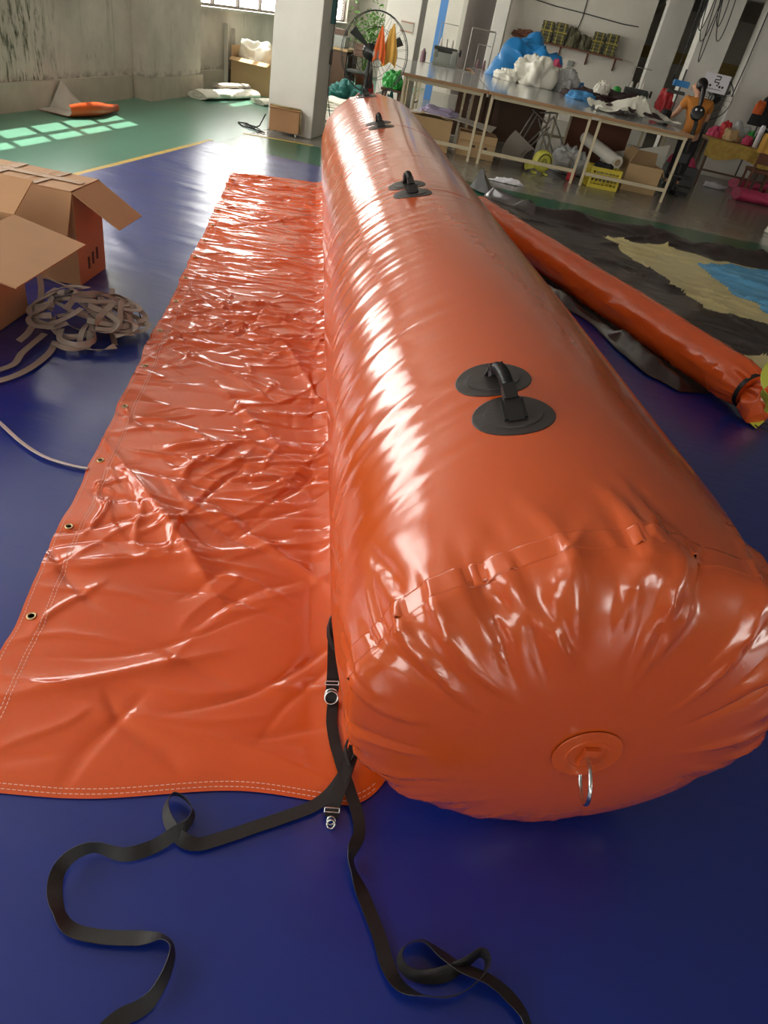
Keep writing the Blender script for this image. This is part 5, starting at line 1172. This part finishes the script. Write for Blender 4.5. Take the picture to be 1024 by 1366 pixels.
for nm, x, y, sx, sy, sz, sd2, m_, lb in (('paper_bag', 3.42, 14.55, .16, .12, .16, 61, 'cardboard_far', 'brown paper bag at the left of the cluttered small table'), ('red_bag', 3.30, 14.66, .11, .1, .24, 62, 'red', 'red bag at the back left of the cluttered small table'), ('pink_bag', 3.68, 14.40, .10, .09, .13, 63, 'cloth_pink', 'small pink bag at the front of the cluttered small table'), ('clear_bag', 3.60, 14.72, .2, .1, .26, 64, 'bag_clear', 'clear bag at the back of the cluttered small table'), ('green_pack', 3.76, 14.62, .07, .07, .2, 65, 'green_bag', 'green packet in the middle of the cluttered small table'), ('black_bag', 4.02, 14.6, .22, .14, .26, 66, 'cloth_black', 'black bag at the right of the cluttered small table')):
    lay(nm, (x, y, .735), sx, sy, sz, sd2, m_, lb, 'bag', .22, n=22)
bk = thing('hanging_jacket', (4.05, 15.6, 1.0), 'black and orange jacket hanging beyond the small cluttered table', 'jacket')
heap((4.12, 15.6, 1.0), .24, .1, .42, 71, .22, 26).build('jacket', 'cloth_black', bk); heap((3.93, 15.56, 1.18), .09, .08, .2, 72, .2, 20).build('orange_hood', 'cloth_orange', bk)
MB().tube([(4.05, 15.62, .003), (4.05, 15.62, 1.2)], .015, 8).build('post', 'machine_dark', bk)
o = MB().lathe([(0, 0), (.045, 0), (.045, .3), (.03, .34), (0, .34)], (3.80, 14.26, .735), 16).build('white_tube', 'paper_white'); tag(o, 'white upright tube on the small cluttered table', 'tube')
lay('magenta_cloth', (3.15, 14.68, .735), .12, .08, .14, 75, 'cloth_pink', 'magenta cloth at the far left of the small cluttered table', 'cloth', .3, n=22)
chx = thing('chair', (3.98, 13.85, .003), 'dark red chair with a yellow cloth over its back, by the pink rolls', 'chair')
MB().box((3.98, 13.9, .44), (.44, .42, .05), bev=.012).build('seat', 'rust', chx)
for sx in (-1, 1):
    MB().bar((3.98 + sx * .19, 14.08, .003), (3.98 + sx * .19, 14.08, .42), .035).build('leg', 'rust', chx)
    MB().bar((3.98 + sx * .19, 13.71, .003), (3.98 + sx * .19, 13.66, .98), .035).build('leg', 'rust', chx)
MB().box((3.98, 13.68, .70), (.42, .03, .30), bev=.006).build('backrest', 'rust', chx)
bc_ = thing('chair_cloth', (3.98, 13.66, .98), 'mustard yellow cloth draped over the dark red chair back', 'cloth')
sheet(lambda a, b: (3.72 + .52 * a, 13.62 - .012 * math.sin(a * 22) + (.11 if b > .55 else .11 * max(0, (b - .45) / .1)), 1.01 - .30 * abs(b - .5) * 2 + .01 * math.sin(a * 8)), 30, 20, 'cloth', 'cloth_yellow', bc_, .006)
flat_roll('vinyl_roll', (3.909,14.929,0.004), (5.380,15.896,0.004), .15, .085, 'cloth_pink', 'upper one of two pink vinyl rolls on the grey floor', 'roll', 'pink rolls on the floor', seed=98)
flat_roll('vinyl_roll', (3.601,13.364,0.004), (4.717,13.589,0.004), .16, .09, 'cloth_pink', 'lower one of two pink vinyl rolls, nearest the tables', 'roll', 'pink rolls on the floor', seed=100)
lay('paper_scrap', (3.442,14.283,0.004), .18, .14, .07, 81, 'paper_white', 'crumpled white paper on the floor left of the pink rolls', 'paper', .35, n=24)
lay('white_sack', (3.615,10.696,0.004), .14, .14, .24, 82, 'bag_white', 'white sack on the floor at the right edge near the blue panel', 'sack', .2, n=24)

# ================================================================ far left corner by the second window
dk = thing('desk', (-4.35, 16.3, .003), 'old brown desk with drawers under the far window', 'desk')
MB().box((-4.35, 16.3, .70), (.62, 1.0, .04), bev=.006).build('desktop', 'cardboard_far', dk)
for y in (15.86, 16.74): MB().box((-4.35, y, .34), (.58, .05, .68)).build('side', 'wood_dark', dk)
for z in (.15, .35, .55): MB().box((-4.05, 16.55, z), (.02, .34, .17), bev=.004).build('drawer', 'wood_dark', dk)
o = MB().box((-4.3, 16.05, .82), (.36, .38, .20), bev=.015).build('printer', 'machine_grey'); tag(o, 'grey box-shaped machine on the old brown desk', 'machine')
o = MB().box((-4.3, 16.05, .98), (.26, .26, .10), bev=.01).build('dark_box', 'wood_dark'); tag(o, 'dark box on top of the grey desk machine', 'box')
pc_ = thing('potted_plant', (-3.92, 16.9, .003), 'leafy green potted plant in front of the far window', 'plant')
MB().lathe([(0, 0), (.13, 0), (.17, .28), (.18, .30), (.15, .30), (.14, .26), (0, .26)], (-3.92, 16.9, .003), 20).build('pot', 'terracotta', pc_)
rr = random.Random(3); mbs = MB(); mbl = MB()
for k in range(9):
    a = rr.uniform(0, 2 * PI); tip = Vector((-3.92 + .34 * math.cos(a), 16.9 + .3 * math.sin(a), rr.uniform(1.0, 1.62))); b0 = Vector((-3.92, 16.9, .25)); md = (b0 + tip) / 2 + Vector((-.05 * math.cos(a), 0, .12))
    mbs.tube([b0, md, tip], [.012, .009, .004], 6)
    for j in range(34):
        f = rr.uniform(.42, 1.05); p = b0.lerp(md, min(f * 2, 1)) if f < .5 else md.lerp(tip, (f - .5) * 2)
        p = p + Vector((rr.uniform(-.16, .16), rr.uniform(-.16, .16), rr.uniform(-.12, .14))); d = Vector((rr.uniform(-1, 1), rr.uniform(-1, 1), rr.uniform(-.7, .5))).normalized(); s2 = d.cross(Vector((rr.uniform(-1, 1), rr.uniform(-1, 1), 1))).normalized(); ln = rr.uniform(.07, .12); n2 = d.cross(s2) * .012
        mbl.add([p, p + d * ln * .5 + s2 * ln * .28 + n2, p + d * ln, p + d * ln * .5 - s2 * ln * .28 + n2], [(0, 1, 2), (0, 2, 3)])
mbs.build('stems', 'leaf', pc_); o = mbl.build('foliage', 'leaf', pc_); o['kind'] = 'stuff'
wcx = thing('office_chair', (-3.62, 15.2, .003), 'dark metal-framed chair in front of the old brown desk', 'chair')
MB().box((-3.62, 15.2, .44), (.42, .42, .04), bev=.012).build('seat', 'machine_dark', wcx)
MB().box((-3.62, 15.42, .78), (.38, .03, .22), bev=.01).build('backrest', 'wood_dark', wcx)
for sx in (-1, 1):
    MB().tube([(-3.62 + sx * .19, 15.02, .003), (-3.62 + sx * .19, 15.0, .46), (-3.62 + sx * .20, 15.05, .66), (-3.62 + sx * .20, 15.40, .68)], .013, 8).build('leg', 'black_iron', wcx)
    MB().tube([(-3.62 + sx * .19, 15.42, .003), (-3.62 + sx * .19, 15.42, .9)], .013, 8).build('leg', 'black_iron', wcx)
lay('red_pack', (-3.5, 15.75, .003), .1, .1, .3, 84, 'red', 'red pack on the floor behind the dark metal-framed chair', 'pack', .2, n=20)
lay('white_sheeting', (-3.30, 13.2, .004), .75, .55, .10, 85, 'cloth_white', 'spread white sheeting on the floor behind the near pillar, left of the fan', 'sheeting', .3, n=40, freq=3)
lay('white_sheeting', (-2.98, 11.5, .004), .42, .5, .08, 86, 'cloth_white', 'spread white sheeting on the floor behind the fan pole', 'sheeting', .3, n=36, freq=3)
lay('green_netting', (-3.55, 14.2, .004), .30, .25, .26, 87, 'cloth_teal', 'heap of dark green netting behind the white sheeting', 'netting', .4, n=28, freq=3)
pn_ = thing('pillar_notice', (-2.66, 14.39, 1.32), 'pale framed notice on the second pillar beside the fan', 'notice')
MB().box((-2.66, 14.392, 1.32), (.24, .012, .17)).build('board', 'frame_pale', pn_)
MB().box((-2.66, 14.384, 1.385), (.22, .004, .012)).build('printed_line', 'terracotta', pn_); MB().box((-2.66, 14.384, 1.255), (.22, .004, .012)).build('printed_line', 'terracotta', pn_)
